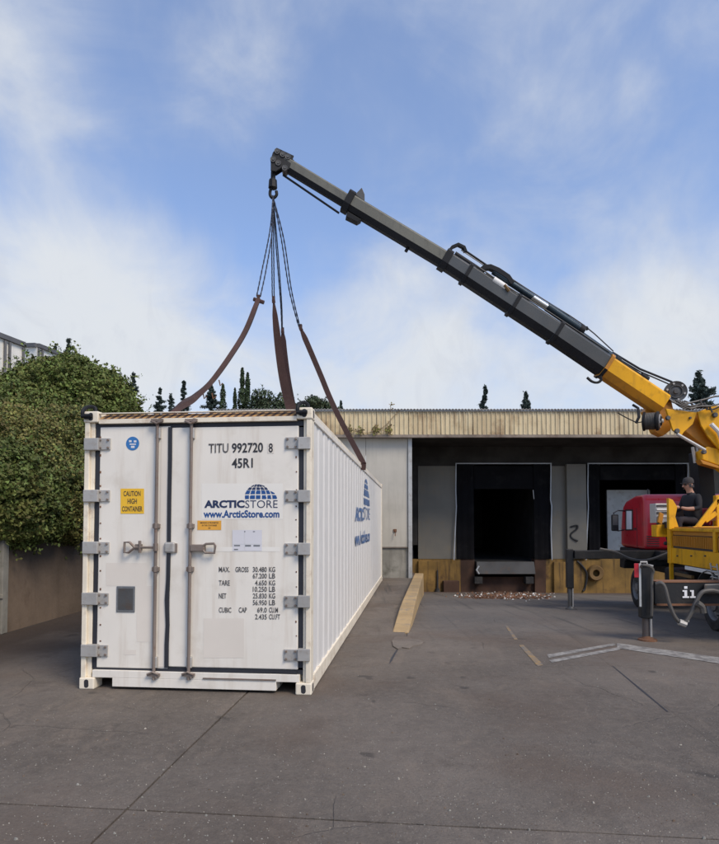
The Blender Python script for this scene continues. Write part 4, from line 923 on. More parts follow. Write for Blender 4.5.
rows_ = [('MAX.', 'GROSS', '30.480', 'KG', 569.5), (None, None, '67.200', 'LB', 575.9), ('TARE', None, '4.650', 'KG', 582.9), (None, None, '10.250', 'LB', 589.2), ('NET', None, '25.830', 'KG', 595.9), (None, None, '56.950', 'LB', 602.6), ('CUBIC', 'CAP', '69.0', 'CU.M', 610), (None, None, '2.435', 'CU.FT', 616.8)]
for a, b_, c_, d_, y in rows_:
    y0, y1 = y-2.6, y+2.6
    if a: T(a, 218.8, 218.8+{4: 11, 3: 7.5, 5: 12.5}[len(a)], y0, y1, 'blackfade', DR, .015)
    if b_: T(b_, *((235.4, 248.6) if b_ == 'GROSS' else (238.7, 246.8)), y0, y1, 'blackfade', DR, .015)
    T(c_, {6: 252.8, 5: 255.0, 4: 257.2}[len(c_)], 266.8, y0, y1, 'blackfade', DR, .015)
    T(d_, 269, 269+{2: 6.2, 4: 9, 5: 11}[len(d_)], y0, y1, 'blackfade', DR, .015)
# side walls: shallow vertical corrugations between bottom and top rails
def side(x, s, nm):
    zb0, zt0 = .16, H_C-.12; prof = []; y = .17; pitch = (L_C-.34)/30
    while y < L_C-.18:
        prof += [(y, 0), (y+pitch*.55, 0), (y+pitch*.66, .010), (y+pitch*.89, .010)]; y += pitch
    prof.append((L_C-.17, 0)); n = len(prof)
    mb = MB(); mb.add([(x-s*(.02+d), yy, zb0) for yy, d in prof]+[(x-s*(.02+d), yy, zt0) for yy, d in prof], [(i, i+1, n+i+1, n+i) for i in range(n-1)])
    return mb.obj(nm, 'side', cont)
SR = side(0, 1, 'side_wall'); SL = side(-W_, -1, 'side_wall')
for x, s in ((0, 1), (-W_, -1)):
    mb = MB(); mb.box((x-s*.002, .178, .015), (x-s*.06, L_C-.178, .165)); mb.obj('bottom_rail', 'post', cont, bevel=.006)
    mb = MB(); mb.box((x-s*.004, .178, H_C-.125), (x-s*.07, L_C-.178, H_C-.066)); mb.obj('top_rail', 'cream', cont, bevel=.005)
    mb = MB(); mb.box((x-s*.016, .178, H_C-.064), (x-s*.06, L_C-.178, H_C-.018)); mb.obj('roof_rail', 'post', cont, bevel=.005)
mb = MB(); mb.box((-W_+.06, .16, H_C-.05), (-.06, L_C-.03, H_C-.02)); mb.obj('roof', 'side', cont)
mb = MB(); mb.box((-W_+.05, L_C-.10, .1), (-.05, L_C-.04, H_C-.02)); mb.box((-W_+.05, .15, .10), (-.05, L_C-.05, .16)); mb.obj('end_wall', 'side', cont)
ys_ = -.017
def sidept(a, z): return (-.0175+.0, a, z)
def side_text(s_, px, py0, py1, m_, bold=0):
    (a0, _), (a1, _) = Cs(px[0], 520), Cs(px[1], 520); zz = Cs((px[0]+px[1])/2, py1)[1], Cs((px[0]+px[1])/2, py0)[1]
    return text_part(s_, 'lettering', m_, SR, (a0, a1, zz[0], zz[1]), lambda a, z: (-.0165, a, z), bold)
side_text('ARCTIC', (356.4, 364.2), 507.5, 521.5, 'sideblue', .045); side_text('STORE', (364.4, 370.6), 507.5, 520, 'sideblue', 0); side_text('www.ArcticStore.com', (356.2, 370.6), 530.5, 544, 'sideblue', .03)
a0, b0 = Cs(364.6, 506.5)[0], Cs(370.4, 500)[0]; z0_, z1_ = Cs(367.5, 505.5)[1], Cs(367.5, 479.5)[1]
globe(SR, lambda a, b: (-.0165, a0+(b0-a0)*a, z0_+(z1_-z0_)*b), 'sideblue', 'sideblue')
# shackles left hooked into the two front top castings
def shackle(px, py, label):
    x, z = Cf(px, py, .07); c = CO+RM@Vector((x, .07, 0)); t = empty('shackle', label, 'shackle', (c.x, c.y, H_C), CA, 'black shackles in the front top corner castings')
    mb = MB(); mb.tube(interp([(-.045, -.076, -.06), (-.05, -.085, -.01), (-.035, -.04, .045), (0, 0, .062), (.035, .01, .045), (.045, .0, .0)], 4), .02, 8); mb.obj('bow', 'boomd', t, smooth=True)
    mb = MB(); mb.tube([(-.06, -.088, -.055), (.05, -.088, -.05)], .02, 8); mb.box((-.03, -.088, -.085), (.03, -.074, -.03)); mb.obj('pin', 'boomd', t)
shackle(91.5, 409, 'black shackle hooked into the front left top corner casting'); shackle(304, 409, 'black shackle hooked into the front right top corner casting')

# ================================================================== SLINGS
HY = 11.2
hk = at(273, 178, HY)
def link_chain(mb, pts, pitch, r, wd_):
    P_ = interp(pts, 14); D = [0]
    for a, b in zip(P_, P_[1:]): D.append(D[-1]+(b-a).length)
    n = int(D[-1]/pitch)
    for i in range(n):
        d = (i+.5)*pitch; j = next(k for k in range(len(D)-1) if D[k+1] >= d); a, b = P_[j], P_[j+1]; c = a.lerp(b, (d-D[j])/(D[j+1]-D[j])); t = (b-a).normalized()
        s_ = t.cross(Vector((0, 1, 0) if i % 2 else (1, .3, 0))).normalized()
        if i % 2: s_ = t.cross(s_).normalized()
        L2 = pitch*.68; ring = [c+t*L2*cos(q)+s_*wd_/2*sin(q) for q in [2*pi*k/8 for k in range(9)]]
        mb.tube(ring, r, 4, cap=False)
# hook and master link hanging from the boom tip
t = empty('hook_block', 'dark steel hook block with ring hanging from the tip of the crane boom', 'hook', tuple(hk)); b = hk
mb = MB(); mb.tube([at(273.2, 172, HY)-b, at(273, 181, HY)-b], .045, 8); mb.tube([at(272.9, 180, HY)-b, at(272.8, 188, HY)-b], [.075, .085], 8); mb.obj('shank', 'boomd', t, smooth=True)
mb = MB(); mb.tube([p-b for p in interp([at(273, 187, HY), at(270.5, 190, HY), at(270.2, 195, HY), at(273, 198, HY), at(276.5, 195, HY), at(276.3, 191, HY)], 5)], .03, 8); mb.obj('hook', 'boomd', t, smooth=True)
def sling(label, strands, strap, m_, w_, side_, th=.03):
    t = empty('chain_sling', label, 'sling', tuple(strap[0]), 0, 'webbing straps hung on chains from the crane hook'); b = strap[0]
    mb = MB()
    for s_ in strands: link_chain(mb, [p-b for p in s_], .062, .0095, .046)
    mb.obj('chain', 'chain', t)
    I_ = interp(strap, 8); W0 = list(w_) if isinstance(w_, list) else [w_]*len(I_)
    for k_, f_ in enumerate((.35, .55, .75, .9)): W0[k_] *= f_
    mb = MB(); mb.ribbon([p-b for p in I_], W0, th, side_); mb.obj('strap', m_, t)
    mb = MB(); mb.ribbon([strap[0]-b+Vector((0, 0, .07)), strap[0]-b, (strap[0]-b).lerp(strap[1]-b, .1)], [.055, .06, .065], .05, side_); mb.obj('strap_eye', m_, t)
    return t
def rl(yl, side_x, z=H_C):      # point on the container roof edge
    q = CO+RM@Vector((side_x, yl, 0)); return Vector((q.x, q.y, z))
top = at(273, 196, HY)
# left front: slack, curving away to the left roof edge
e1 = rl(1.6, -W_-.03)
s1 = [at(258.5, 299, 10.6), at(246, 330, 10.3), at(231, 355, 9.9), at(212, 381, 9.4), at(196, 396, 9.0), at(178, 409, 8.5), e1+Vector((.05, .06, .03)), e1+Vector((-.03, 0, -.15)), e1+Vector((-.03, 0, -1.6))]
S1 = sling('rusty brown strap curving slack to the left, hung on two long chains', [[top, at(270, 230, 11.1), at(262, 270, 10.8), at(256.5, 297, 10.6)], [top, at(272, 232, 11.1), at(266, 270, 10.8), at(260, 298, 10.6)]], s1, 'strap', .13, (0, 1, .5), .075)
mb = MB(); bq = S1.location; mb.tube([at(253.5, 299, 10.6)-bq, at(264, 302.5, 10.6)-bq], .035, 6); mb.obj('sling_toggle', 'strap', S1)
mb = MB()
for q in (212, 203, 219):
    a = at(q, 393 if q < 218 else 380, 9.45)-bq; mb.tube([a, a+Vector((.02, 0, -.09)), a+Vector((.06, 0, -.05))], .012, 4)
mb.obj('frayed_threads', 'rust', S1)
# middle, wide
m1_ = [at(273.5, 300, 11.4), at(276.5, 330, 11.6), at(279.5, 355, 11.8), at(284, 382, 12.0), at(290.5, 407, 12.2), at(297, 424, 12.1), rl(5.9, -1.5, H_C+.03), rl(5.9, -2.3, H_C+.03), rl(5.9, -W_-.03, H_C-.1), rl(5.9, -W_-.03, 1.4)]
sling('wide brown strap hanging almost straight behind the container front, hung on two chains', [[top, at(271.8, 240, 11.3), at(272.3, 297, 11.4)], [top, at(273.6, 240, 11.3), at(274.2, 297, 11.4)]], m1_, 'strap', list(np.interp(range(73), [0, 8, 24, 40, 72], [.07, .13, .17, .23, .24])), (1, .2, 0))
m2_ = [at(282.5, 331, 12.2), at(284.5, 352, 12.4), at(288, 378, 12.7), at(292.5, 402, 13.0), at(298, 424, 13.2), rl(8.2, -1.2, H_C+.03), rl(8.2, -2.0, H_C+.03)]
sling('narrow dark strap just right of the wide brown strap, hung on a chain', [[top, at(277, 240, 11.6), at(281.5, 300, 12), at(282.5, 329, 12.2)], [top, at(275.6, 240, 11.6), at(280.4, 300, 12), at(281.8, 329, 12.2)]], m2_, 'strapd', .11, (1, .3, 0))
e3 = rl(5.45, .03); m3_ = [at(300.5, 328, 11.4), at(310, 350, 11.45), at(321, 376, 11.5), at(330, 398, 11.5), at(342, 423, 11.5), e3+Vector((-.035, 0, .04)), e3+Vector((.0, 0, -.05)), e3+Vector((-.005, .02, -.16))]
sling('thin red brown strap reaching the right roof edge of the container, hung on chains', [[top, at(284, 240, 11.2), at(291.5, 290, 11.3), at(300, 327, 11.4)], [top, at(281.5, 240, 11.2), at(289.3, 290, 11.3), at(298.8, 327, 11.4)]], m3_, 'strap', .10, (1, -.2, .4))

# ================================================================== CRANE TRUCK
random.seed(9)
TO = Vector((5.75, 9.95, 0)); TA = rad(-7.6)
truck = empty('crane_truck', 'red cab truck with a yellow loader crane, outriggers down, boom raised over the container', 'crane truck', tuple(TO), TA)
TM = Matrix.Rotation(TA, 3, 'Z'); TI = TM.transposed()
def wl(p): return TI@(Vector(p)-TO)
def Q(px, py, Y): return wl(at(px, py, Y))
def tpx(px, py, x=0.0):      # pixel -> local point on the plane x of the truck
    n = TM@Vector((1, 0, 0)); return wl(on_plane(px, py, TO+n*x, n))
def tpy(px, py, y):          # pixel -> local point on the plane y of the truck
    n = TM@Vector((0, 1, 0)); return wl(on_plane(px, py, TO+n*y, n))
# wheels
def gz(x, y): p = TO+TM@Vector((x, y, 0)); return hz(*uv(p.x, p.y))
def wheel(x, y, r=.445, wd_=.26, s=-1):
    z = gz(x, y)+r-.01; t = MB()
    t.lathe([(r*.60, 0), (r*.66, -.02), (r*.93, -.0), (r*.99, .035), (r, .06), (r, wd_-.06), (r*.99, wd_-.035), (r*.93, wd_), (r*.6, wd_)], (x, y, z), (1, 0, 0), 32)
    o = t.obj('wheel', 'tyre', truck, smooth=True)
    m = MB()
    for i in range(32):
        a = 2*pi*i/32; c = Vector((x+.03, y+cos(a)*(r+.002), z+sin(a)*(r+.002))); d = Vector((0, -sin(a), cos(a)))*.022; n_ = Vector((0, cos(a), sin(a)))*.008
        m.hexa([c-d-n_, c+d-n_, c+d-n_+Vector((wd_-.06, 0, 0)), c-d-n_+Vector((wd_-.06, 0, 0)), c-d+n_, c+d+n_, c+d+n_+Vector((wd_-.06, 0, 0)), c-d+n_+Vector((wd_-.06, 0, 0))])
    m.obj('tread', 'tyre', o)
    m = MB(); dish = .09
    m.lathe([(r*.61, .0), (r*.58, .015), (r*.56, dish), (r*.34, dish+.015), (r*.30, .05), (r*.24, .03), (r*.24, -.0), (r*.1, -.02), (.001, -.02)], (x, y, z), (1, 0, 0), 24); m.obj('rim', 'rim', o, smooth=True)
    m = MB()
    for i in range(8):
        a = 2*pi*i/8; c = Vector((x+dish-.01, y+cos(a)*r*.42, z+sin(a)*r*.42)); m.tube([c, c+Vector((-.03, 0, 0))], .016, 6)
    m.obj('wheel_nuts', 'steel', o)
wheel(.02, 0); wheel(.04, 4.0)
for y in (0, 4.0): wheel(2.0, y)
tb_ = lambda mb, a, b: mb.box(a, b)
# chassis rails, cross members, tank
mb = MB(); mb.box((.62, -2.6, .60), (.72, 4.7, .86)); mb.box((1.6, -2.6, .60), (1.7, 4.7, .86))
for y in (-2.4, -1.2, .9, 2.1, 3.2): mb.box((.72, y, .64), (1.6, y+.1, .82))
mb.tube([(.2, 0, .43), (2.1, 0, .40)], .07, 8); mb.tube([(.2, 4, .28), (2.1, 4, .28)], .06, 8); mb.obj('chassis', 'chassis', truck)
mb = MB(); mb.box((.06, 1.2, .42), (.55, 2.3, .84)); mb.obj('fuel_tank', 'chassis', truck, bevel=.05)
# cab (cab-over, seen from behind on its left side)
cr, cf = tpy(641, 520, 3.45), None
y0c, y1c = 3.38, 5.18; xl = 0.05; xr_ = 2.3; zb = 1.14; ztop = 2.36
prof = [(y0c, zb), (y0c, ztop-.16), (y0c+.05, ztop-.05), (y0c+.16, ztop), (y0c+.75, ztop-.01), (y1c-.42, ztop-.10), (y1c-.22, ztop-.20), (y1c-.10, ztop-.38), (y1c-.0, zb+.42), (y1c+.02, zb)]
mb = MB(); mb.prism([(xl, y, z) for y, z in prof], (xr_-xl, 0, 0)); cab = mb.obj('cab', 'red', truck, bevel=.09); cab.modifiers['bevel'].segments = 4
for p in cab.data.polygons: p.use_smooth = True
def sidewin(px0, px1, py0, py1, m_, nm, par, off=-.006):
    a, b_, c_, d_ = tpx(px0, py1, xl), tpx(px1, py1, xl), tpx(px1, py0, xl), tpx(px0, py0, xl)
    mb = MB(); mb.prism([Vector((xl, p.y, p.z)) for p in (a, b_, c_, d_)], (off, 0, 0)); return mb.obj(nm, m_, par)
fw = sidewin(625.6, 633, 509.5, 530.5, 'chassis', 'window_frame', cab, -.006)
sidewin(626.8, 632, 511, 529.3, 'label', 'window', cab, -.010)  # pale colour paints in the reflection on the side glass
mb = MB(); mb.box((xl-.006, y0c+.5, zb+.03), (xl-.0, y0c+.512, ztop-.3)); mb.box((xl-.006, y0c+.5, zb+.42), (xl, y1c-.15, zb+.43)); mb.obj('door_seam', 'black', cab)
mb = MB(); mb.box((xl-.02, y0c+.56, zb+.44), (xl-.005, y0c+.7, zb+.47)); mb.obj('door_handle', 'black', cab)
mb = MB(); mb.box((.45, y0c-.008, 1.62), (1.9, y0c+.002, 2.1)); mb.obj('rear_window', 'glass', cab, bevel=.003)
mb = MB()
for i in range(5): mb.box((.09+.0, y0c-.012, zb+.08+i*.05), (.35, y0c+.002, zb+.10+i*.05))
mb.obj('cab_grille', 'black', cab)
mb = MB(); mb.box((xl+.1, y0c+.08, ztop+.0), (xl+.12, y0c+.1, ztop+.12)); mb.obj('aerial', 'black', cab)
mb = MB(); mb.prism([(xl-.01, y, z) for y, z in ((y0c-.02, .78), (y0c-.02, zb-.005), (y1c+.05, zb-.005), (y1c+.1, .62), (y1c-.25, .62), (y1c-.32, .80), (4.45, .95), (4.0, 1.0), (3.6, .93), (3.45, .78))], (xr_-xl+.02, 0, 0)); mb.obj('lower_cab', 'chassis', truck, bevel=.03)
# wind-swept hose hanging in a shallow curve over the lower cab
mb = MB(); mb.tube(interp([Q(x, y, 12.7) for x, y in ((600, 549), (615, 552), (628, 558), (640, 560.5), (652, 559), (664, 554.5), (674, 551))], 4), .028, 6); mb.obj('hose', 'hoseg', truck, smooth=True)
# mirror
a, b_ = Q(624, 514, 14.6), Q(612, 515.5, 14.5)
mb = MB(); mb.tube([Q(625, 511, 14.7), Q(618, 510.5, 14.6), Q(613.5, 513, 14.5), Q(614.5, 516, 14.5)], .016, 6); mb.tube([Q(624, 530, 14.7), Q(618, 531, 14.6), Q(615, 528, 14.5)], .014, 6); mr = mb.obj('mirror', 'black', truck)
mb = MB(); p0_, p1_ = Q(611.6, 531, 14.5), Q(618, 514.5, 14.5); mb.box((p0_.x, p0_.y-.04, p0_.z), (p1_.x, p0_.y+.05, p1_.z)); mb.obj('mirror_head', 'chassis', mr, bevel=.025)
mb = MB(); mb.box((p0_.x+.02, p0_.y-.045, p0_.z+.14), (p1_.x-.02, p0_.y-.038, p1_.z-.03)); mb.obj('mirror_glass', 'steel', mr)
# ------------------------------------------------ yellow crane base and side bin
def plate(pts, Y, th, nm, m_, par=truck, bev=.008, **k):
    mb = MB(); off = TI@Vector((0, th, 0)); mb.prism([Q(x, y, Y) for x, y in pts], off); return mb.obj(nm, m_, par, bevel=bev, **k)
a = tpx(670, 528); c0 = tpx(670, 563); yb = a.y; yr = yb-3.4; z_t, z_b = a.z, c0.z
mb = MB(); mb.box((.0, yr, z_b+.02), (.9, yb, z_t-.03)); bn = mb.obj('side_bin', 'cyo', truck)
def strip(f0, f1, px0=None, px1=None, out=.03, m_='cy', nm='bin_rail', par=bn, bev=.008):
    ya = yb+.01 if px0 is None else tpx(px0, 545).y; yc = yr if px1 is None else tpx(px1, 545).y
    mb = MB(); mb.box((-out, yc, z_t+(z_b-z_t)*f1), (.02, ya, z_t+(z_b-z_t)*f0)); return mb.obj(nm, m_, par, bevel=bev)
strip(-.0, .08, out=.05); strip(.09, .19, m_='cyo', out=.012); strip(.56, .98, out=.035); strip(.50, .555, m_='black', out=.004); strip(.17, .21, m_='black', out=.006)
strip(0, 1.0, None, 673.5, .055, nm='bin_post'); strip(.0, .56, 716, 718.5, .05, nm='bin_post')
mb = MB()
for i in range(46):
    y = yb-.14-i*.07; mb.box((-.022, y-.022, z_t+(z_b-z_t)*.215), (.0, y+.012, z_t+(z_b-z_t)*.495))
mb.obj('ribs', 'cyo', bn)
for px in (680, 694, 708):
    mb = MB(); p = tpx(px, 556); mb.lathe([(.001, -.02), (.014, -.02), (.014, .01)], (-.04, p.y, p.z), (1, 0, 0), 6); mb.obj('bolt', 'steel', bn)
strip(1.0, 1.10, 686, 760, .03, m_='whitep', nm='pale_skirt')
mb = MB(); p = tpx(671, 580); mb.box((-.03, yb-.06, p.z), (.03, yb-.0, z_b)); mb.obj('drop_post', 'cy', truck)
p, q = tpx(673, 571), tpx(690, 579); mb = MB(); mb.box((.02, q.y, q.z), (.08, p.y, p.z-.02)); mb.obj('side_guard', 'ochre', truck, bevel=.01)
# mudguard arc and access ladder over the rear wheel
mb = MB(); r = .53; arc = [(0, cos(a_)*r, gz(0, 0)+.44+sin(a_)*r) for a_ in np.linspace(.15, pi-.15, 14)]
mb.ribbon([(.12, y, z) for _, y, z in arc], .34, .012, (1, 0, 0)); mb.obj('mudguard', 'steel', truck, smooth=True)
mb = MB(); la, lb = tpx(711, 563, -.04), tpx(717.5, 563, -.04); zz = tpx(714, 581, -.04).z
for y in (la.y, lb.y): mb.tube([(-.05, y, la.z), (-.02, y-.02, zz)], .014, 6)
for f in (.2, .5, .8, 1): z = la.z+(zz-la.z)*f; mb.tube([(-.045, la.y, z), (-.045, lb.y, z)], .012, 6)
mb.obj('ladder', 'galv', truck)
# deck, seat, operator surround
mb = MB(); mb.box((.0, yr, z_t-.0), (2.2, yb+.05, z_t+.02)); mb.obj('deck', 'cyo', truck)
plate([(668.5, 498), (673, 500), (677.5, 507), (675.5, 517), (679.5, 529.5), (669, 529.5)], 11.45, .08, 'operator_guard', 'cy')
plate([(655.5, 503.5), (669, 503.5), (669, 523), (656, 523)], 11.9, .25, 'control_box', 'galv')
for i, y in enumerate((505, 508.5, 512, 515.5)): plate([(657, y), (667.5, y), (667.5, y+1.6), (657, y+1.6)], 11.88, .03, 'control_lever_slot', 'black' if i % 2 == 0 else 'whitep', bev=0)
plate([(656, 525), (669, 524), (671, 537), (656.5, 537)], 11.9, .2, 'bracket', 'cy')
plate([(660, 512), (664, 514), (662, 525), (658, 522)], 11.8, .05, 'bracket', 'cyo')
mb = MB(); mb.tube([Q(671, 470, 12.2)*1.0, Q(671.5, 495, 12.2)], .012, 5)
mb = MB()
for pts in ([(696, 529), (719, 499), (729, 495)], [(693, 528.8), (720, 528.6)], [(718, 499), (719, 529)], [(730, 494), (731, 529)], [(705, 521), (716, 513)]):
    mb.ribbon([Q(x, y, 11.35) for x, y in pts], .085, .05, TI@Vector((0.3, 0, 1)))
mb.obj('guard_frame', 'cy', truck, bevel=.008)
plate([(716, 495.5), (760, 490), (760, 529), (716, 529)], 11.6, .1, 'guard_plate', 'cy')
plate([(700, 521), (716, 504), (716, 521)], 11.5, .03, 'inner_plate', 'rust')
# column behind the operator
mb = MB(); c = [Q(697, 452, 12.9), Q(713, 452, 12.9), Q(716, 500, 12.9), Q(710, 532, 12.9), Q(700, 532, 12.9), Q(700, 495, 12.9)]; mb.prism(c, TI@Vector((0, .35, 0))); mb.obj('column', 'boomd', truck, bevel=.02)
for px in (692.6, 696.8):
    mb = MB(); mb.tube([Q(px, 447, 12.4), Q(px+2.6, 463, 12.4)], .033, 8); mb.obj('strut', 'galv', truck, smooth=True)
mb = MB(); mb.lathe([(.34, z_t), (.34, z_t+.35), (.25, z_t+.4), (.22, 2.3), (.26, 2.35), (.26, 2.9)], (1.75, 1.7, 0), (0, 0, 1), 24); mb.obj('slewing_column', 'cy', truck, smooth=True)
# knuckle and inner boom
KY = 12.3
plate([(645, 411), (655, 397), (664, 393), (671, 398), (674, 411), (671, 430), (663, 436), (655, 432), (650, 420)], KY+.12, .22, 'boom_root', 'cyo', bev=.015)
plate([(666, 408.5), (697, 412.5), (693, 424), (684, 432), (681, 436.5), (673, 430)], KY-.16, .06, 'knuckle_plate', 'cy')
plate([(666, 408.5), (697, 412.5), (693, 424), (684, 432), (681, 436.5), (673, 430)], KY+.36, .06, 'knuckle_plate', 'cy')
plate([(680, 412), (699, 412), (708, 430), (722, 447), (722, 458), (704, 446), (686, 432)], KY+.02, .24, 'inner_boom', 'cyo', bev=.02)  # darker colour paints the shade between the bright plates
arc_ = [(697.5, 412), (712, 406.5), (730, 404), (760, 410), (760, 476), (719, 449), (708.5, 437), (701, 425)]
plate(arc_, KY-.14, .05, 'inner_boom_plate', 'cy'); plate(arc_, KY+.34, .05, 'inner_boom_plate', 'cy')
plate([(701, 451), (708, 446.5), (719, 449), (760, 475), (760, 496), (719, 465.5), (703, 460)], KY-.1, .3, 'lower_link', 'cy', bev=.02)
plate([(700, 459.5), (719, 466), (719, 468.5), (703, 464)], KY-.12, .2, 'link_edge', 'cyo')
mb = MB(); mb.tube([Q(711, 424, KY-.22), Q(719, 432, KY-.22), Q(726, 452, KY-.22)], .045, 8); mb.obj('lift_ram', 'whitep', truck, smooth=True)
mb = MB(); mb.tube([Q(677, 434, KY-.2), Q(705, 450, KY-.2)], .032, 8); mb.obj('link_rod', 'trim', truck, smooth=True)
mb = MB(); 
for x, y, r_ in ((668, 418, .045), (677, 431, .05), (704, 452, .045), (715, 415, .05), (690, 418, .025)):
    mb = MB(); c = Q(x, y, KY-.17); d = TI@Vector((0, 1, 0)); mb.lathe([(.001, -.03), (r_*.8, -.03), (r_, -.02), (r_, .03)], c, d, 14); mb.obj('pivot_pin', 'steel', truck)
mb = MB()
for k in range(7):
    y0 = 405+k*1.4; pts = [(671+k*2.2, 402+random.uniform(-2, 1)), (680+k*2, 406+random.uniform(-3, 2)), (690+k, 408-random.uniform(-1, 3)), (700+k*.5, 404+random.uniform(-2, 3)), (711, 409+random.uniform(-3, 3)), (726, 402+k)]
    mb.tube(interp([Q(x, y, KY-.3+.09*k) for x, y in pts], 4), .017, 5)
mb.obj('hydraulic_hoses', 'hose', truck, smooth=True)
mb = MB(); mb.tube(interp([Q(667, 398, KY), Q(680, 404, KY), (Q(702, 400, KY)), Q(720, 396, KY), Q(742, 402, KY)], 4), .02, 5)
for x in (700, 704, 709): mb.tube([Q(x, 400+(x-700)*.6, KY-.25), Q(x+3.5, 408+(x-700)*.5, KY-.25)], .02, 5)
mb.obj('hose_clamps', 'steel', truck)
# ------------------------------------------------ telescopic boom
Yt, Yb = 11.2, 12.4
def by(px): return Yt+(Yb-Yt)*(px-277)/(660-277)
def ap(px, py): return Q(px, py, by(px))
def boom(nm, a, b, h, m_, par, w_=None, under='boomd', ext=0):
    p, q = ap(*a), ap(*b); t = (q-p).normalized(); w_ = w_ or h*.8
    wy = TI@Vector((.12, 1, 0)); wy = (wy-t*wy.dot(t)).normalized(); up = wy.cross(t); up = up if up.z > 0 else -up
    pr = [(-.38, .5), (.38, .5), (.5, .4), (.5, -.18), (.30, -.5), (-.30, -.5), (-.5, -.18), (-.5, .4)]
    vs = [c+wy*u_*w_+up*v_*h for c in (p, q) for u_, v_ in pr]; n = 8
    mb = MB(); mb.add(vs, [(i, (i+1) % n, (i+1) % n+n, i+n) for i in range(n)]+[tuple(range(n)), tuple(range(2*n-1, n-1, -1))])
    for i in (3, 4, 5): mb.mi[i] = 1  # lower faces take a darker material, painting in the underside shade
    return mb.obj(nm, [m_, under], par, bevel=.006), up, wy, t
S = []
axis = [(283, 163), (348, 202.5), (443, 259.5), (466, 274.5), (513, 305.5), (555, 333), (604, 366.5), (660, 403)]
def axp(px):
    for (a, b_), (c, d) in zip(axis, axis[1:]):
        if px <= c: return (px, b_+(d-b_)*(px-a)/(c-a))
    return axis[-1]
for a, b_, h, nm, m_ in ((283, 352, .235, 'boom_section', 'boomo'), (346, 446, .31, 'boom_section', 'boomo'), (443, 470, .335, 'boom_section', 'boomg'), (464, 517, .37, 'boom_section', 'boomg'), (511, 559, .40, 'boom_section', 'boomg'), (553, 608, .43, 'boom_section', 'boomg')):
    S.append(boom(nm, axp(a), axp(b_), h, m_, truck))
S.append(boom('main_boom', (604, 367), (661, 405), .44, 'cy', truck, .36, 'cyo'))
# collars at the section ends
for px, h, ln in ((348, .40, 6), (445, .40, 6), (466, .42, 3), (513, .45, 3), (555, .47, 3), (604, .50, 3)):
    o, *_ = boom('boom_collar', axp(px-ln/2), axp(px+ln/2), h, 'boomd' if px < 600 else 'cyo', truck, h*.82)
up, wy, tt = S[2][1], S[2][2], S[2][3]
def off(px, u_, v_): return ap(*axp(px))+up*u_+wy*v_
# fin above first collar, underside rod, tip
mb = MB(); mb.prism([off(350, .18, -.05), off(360, .17, -.05), off(357, .28, -.05), off(352, .36, -.05)], wy*.1); mb.obj('stop_plate', 'steel', S[1][0], bevel=.006)
mb = MB(); mb.tube([off(288, -.19, 0), off(346, -.26, 0)], .02, 6); mb.obj('hook_cable', 'boomd', S[0][0])
mb = MB(); mb.tube([off(292, .15, .06), off(346, .14, .06)], .014, 5); mb.obj('edge_highlight', 'galv', S[0][0])  # pale tubes stand in for the highlight along the boom's top edges
mb = MB(); mb.tube([off(356, .17, .05), off(440, .17, .05)], .014, 5); mb.obj('edge_highlight', 'galv', S[1][0])
mb = MB(); mb.prism([off(352, -.18, -.1), off(366, -.18, -.1), off(364, -.26, -.1), off(353, -.28, -.1)], wy*.2); mb.obj('slide_pad', 'boomd', S[1][0], bevel=.006)
mb = MB(); mb.tube([off(412, -.16, 0), off(412, -.24, 0)], .035, 6); mb.obj('stud', 'boomd', S[1][0])
mb = MB()
for v in (-.1, .07):
    mb.prism([ap(277, 150)+wy*v, ap(294, 158)+wy*v, ap(289, 172)+wy*v, ap(283, 169)+wy*v, ap(276, 173.5)+wy*v, ap(271, 173)+wy*v, ap(271, 162)+wy*v, ap(273, 155)+wy*v], wy*.03)
hd_ = mb.obj('boom_head', 'boomd', truck, bevel=.006)
for x, y in ((277.5, 154), (283, 157), (288, 159.5), (273.5, 162), (278.5, 165.5), (285, 170.5)):
    mb = MB(); mb.lathe([(.001, -.135), (.022, -.135), (.026, -.12), (.05, -.125), (.056, -.115), (.056, .115), (.0, .115)], ap(x, y), wy, 14); mb.obj('sheave', 'steel', hd_, smooth=True)
# extension cylinders lying on top
def cyl(par, nm, m_, a, b_, u1, u2, r_, v=0, n=12):
    mb = MB(); mb.tube([off(a, u1, v), off(b_, u2, v)], r_, n); return mb.obj(nm, m_, par, smooth=True)
mb = MB(); mb.ribbon([off(443, .10, 0), off(444.5, .30, 0), off(447.5, .40, 0), off(453, .415, 0), off(456, .36, 0)], .1, .06, wy); br = mb.obj('cylinder_bracket', 'boomd', truck, bevel=.006)
cyl(br, 'guide_rod', 'boomd', 452, 486, .38, .37, .022); cyl(br, 'guide_rod', 'galv', 452, 486, .35, .345, .012)
cyl(br, 'boom_ram', 'boomd', 449, 478, .22, .22, .05)
mb = MB(); mb.ribbon([off(474, .16, 0), off(476, .30, 0), off(480, .37, 0), off(487, .40, 0), off(497, .40, 0), off(503, .34, 0)], .14, .10, wy); b2 = mb.obj('cylinder_bracket', 'boomd', truck, bevel=.01)
cyl(b2, 'boom_ram', 'teal', 484, 524, .345, .345, .062); cyl(b2, 'ram_rod', 'chrome', 523, 540, .345, .345, .062); cyl(b2, 'boom_ram', 'teal', 538, 574, .35, .345, .088)
cyl(b2, 'ram_cap', 'boomd', 570, 574.5, .345, .345, .10)
mb = MB(); mb.ribbon([off(571, .36, 0), off(575, .45, 0), off(577, .42, 0)], .06, .04, wy); mb.obj('hose_fitting', 'boomd', b2)
cyl(b2, 'ram_rod', 'chrome', 480, 532, .255, .25, .024, .05); cyl(b2, 'side_block', 'whitep', 487, 499, .17, .17, .07, -.1)
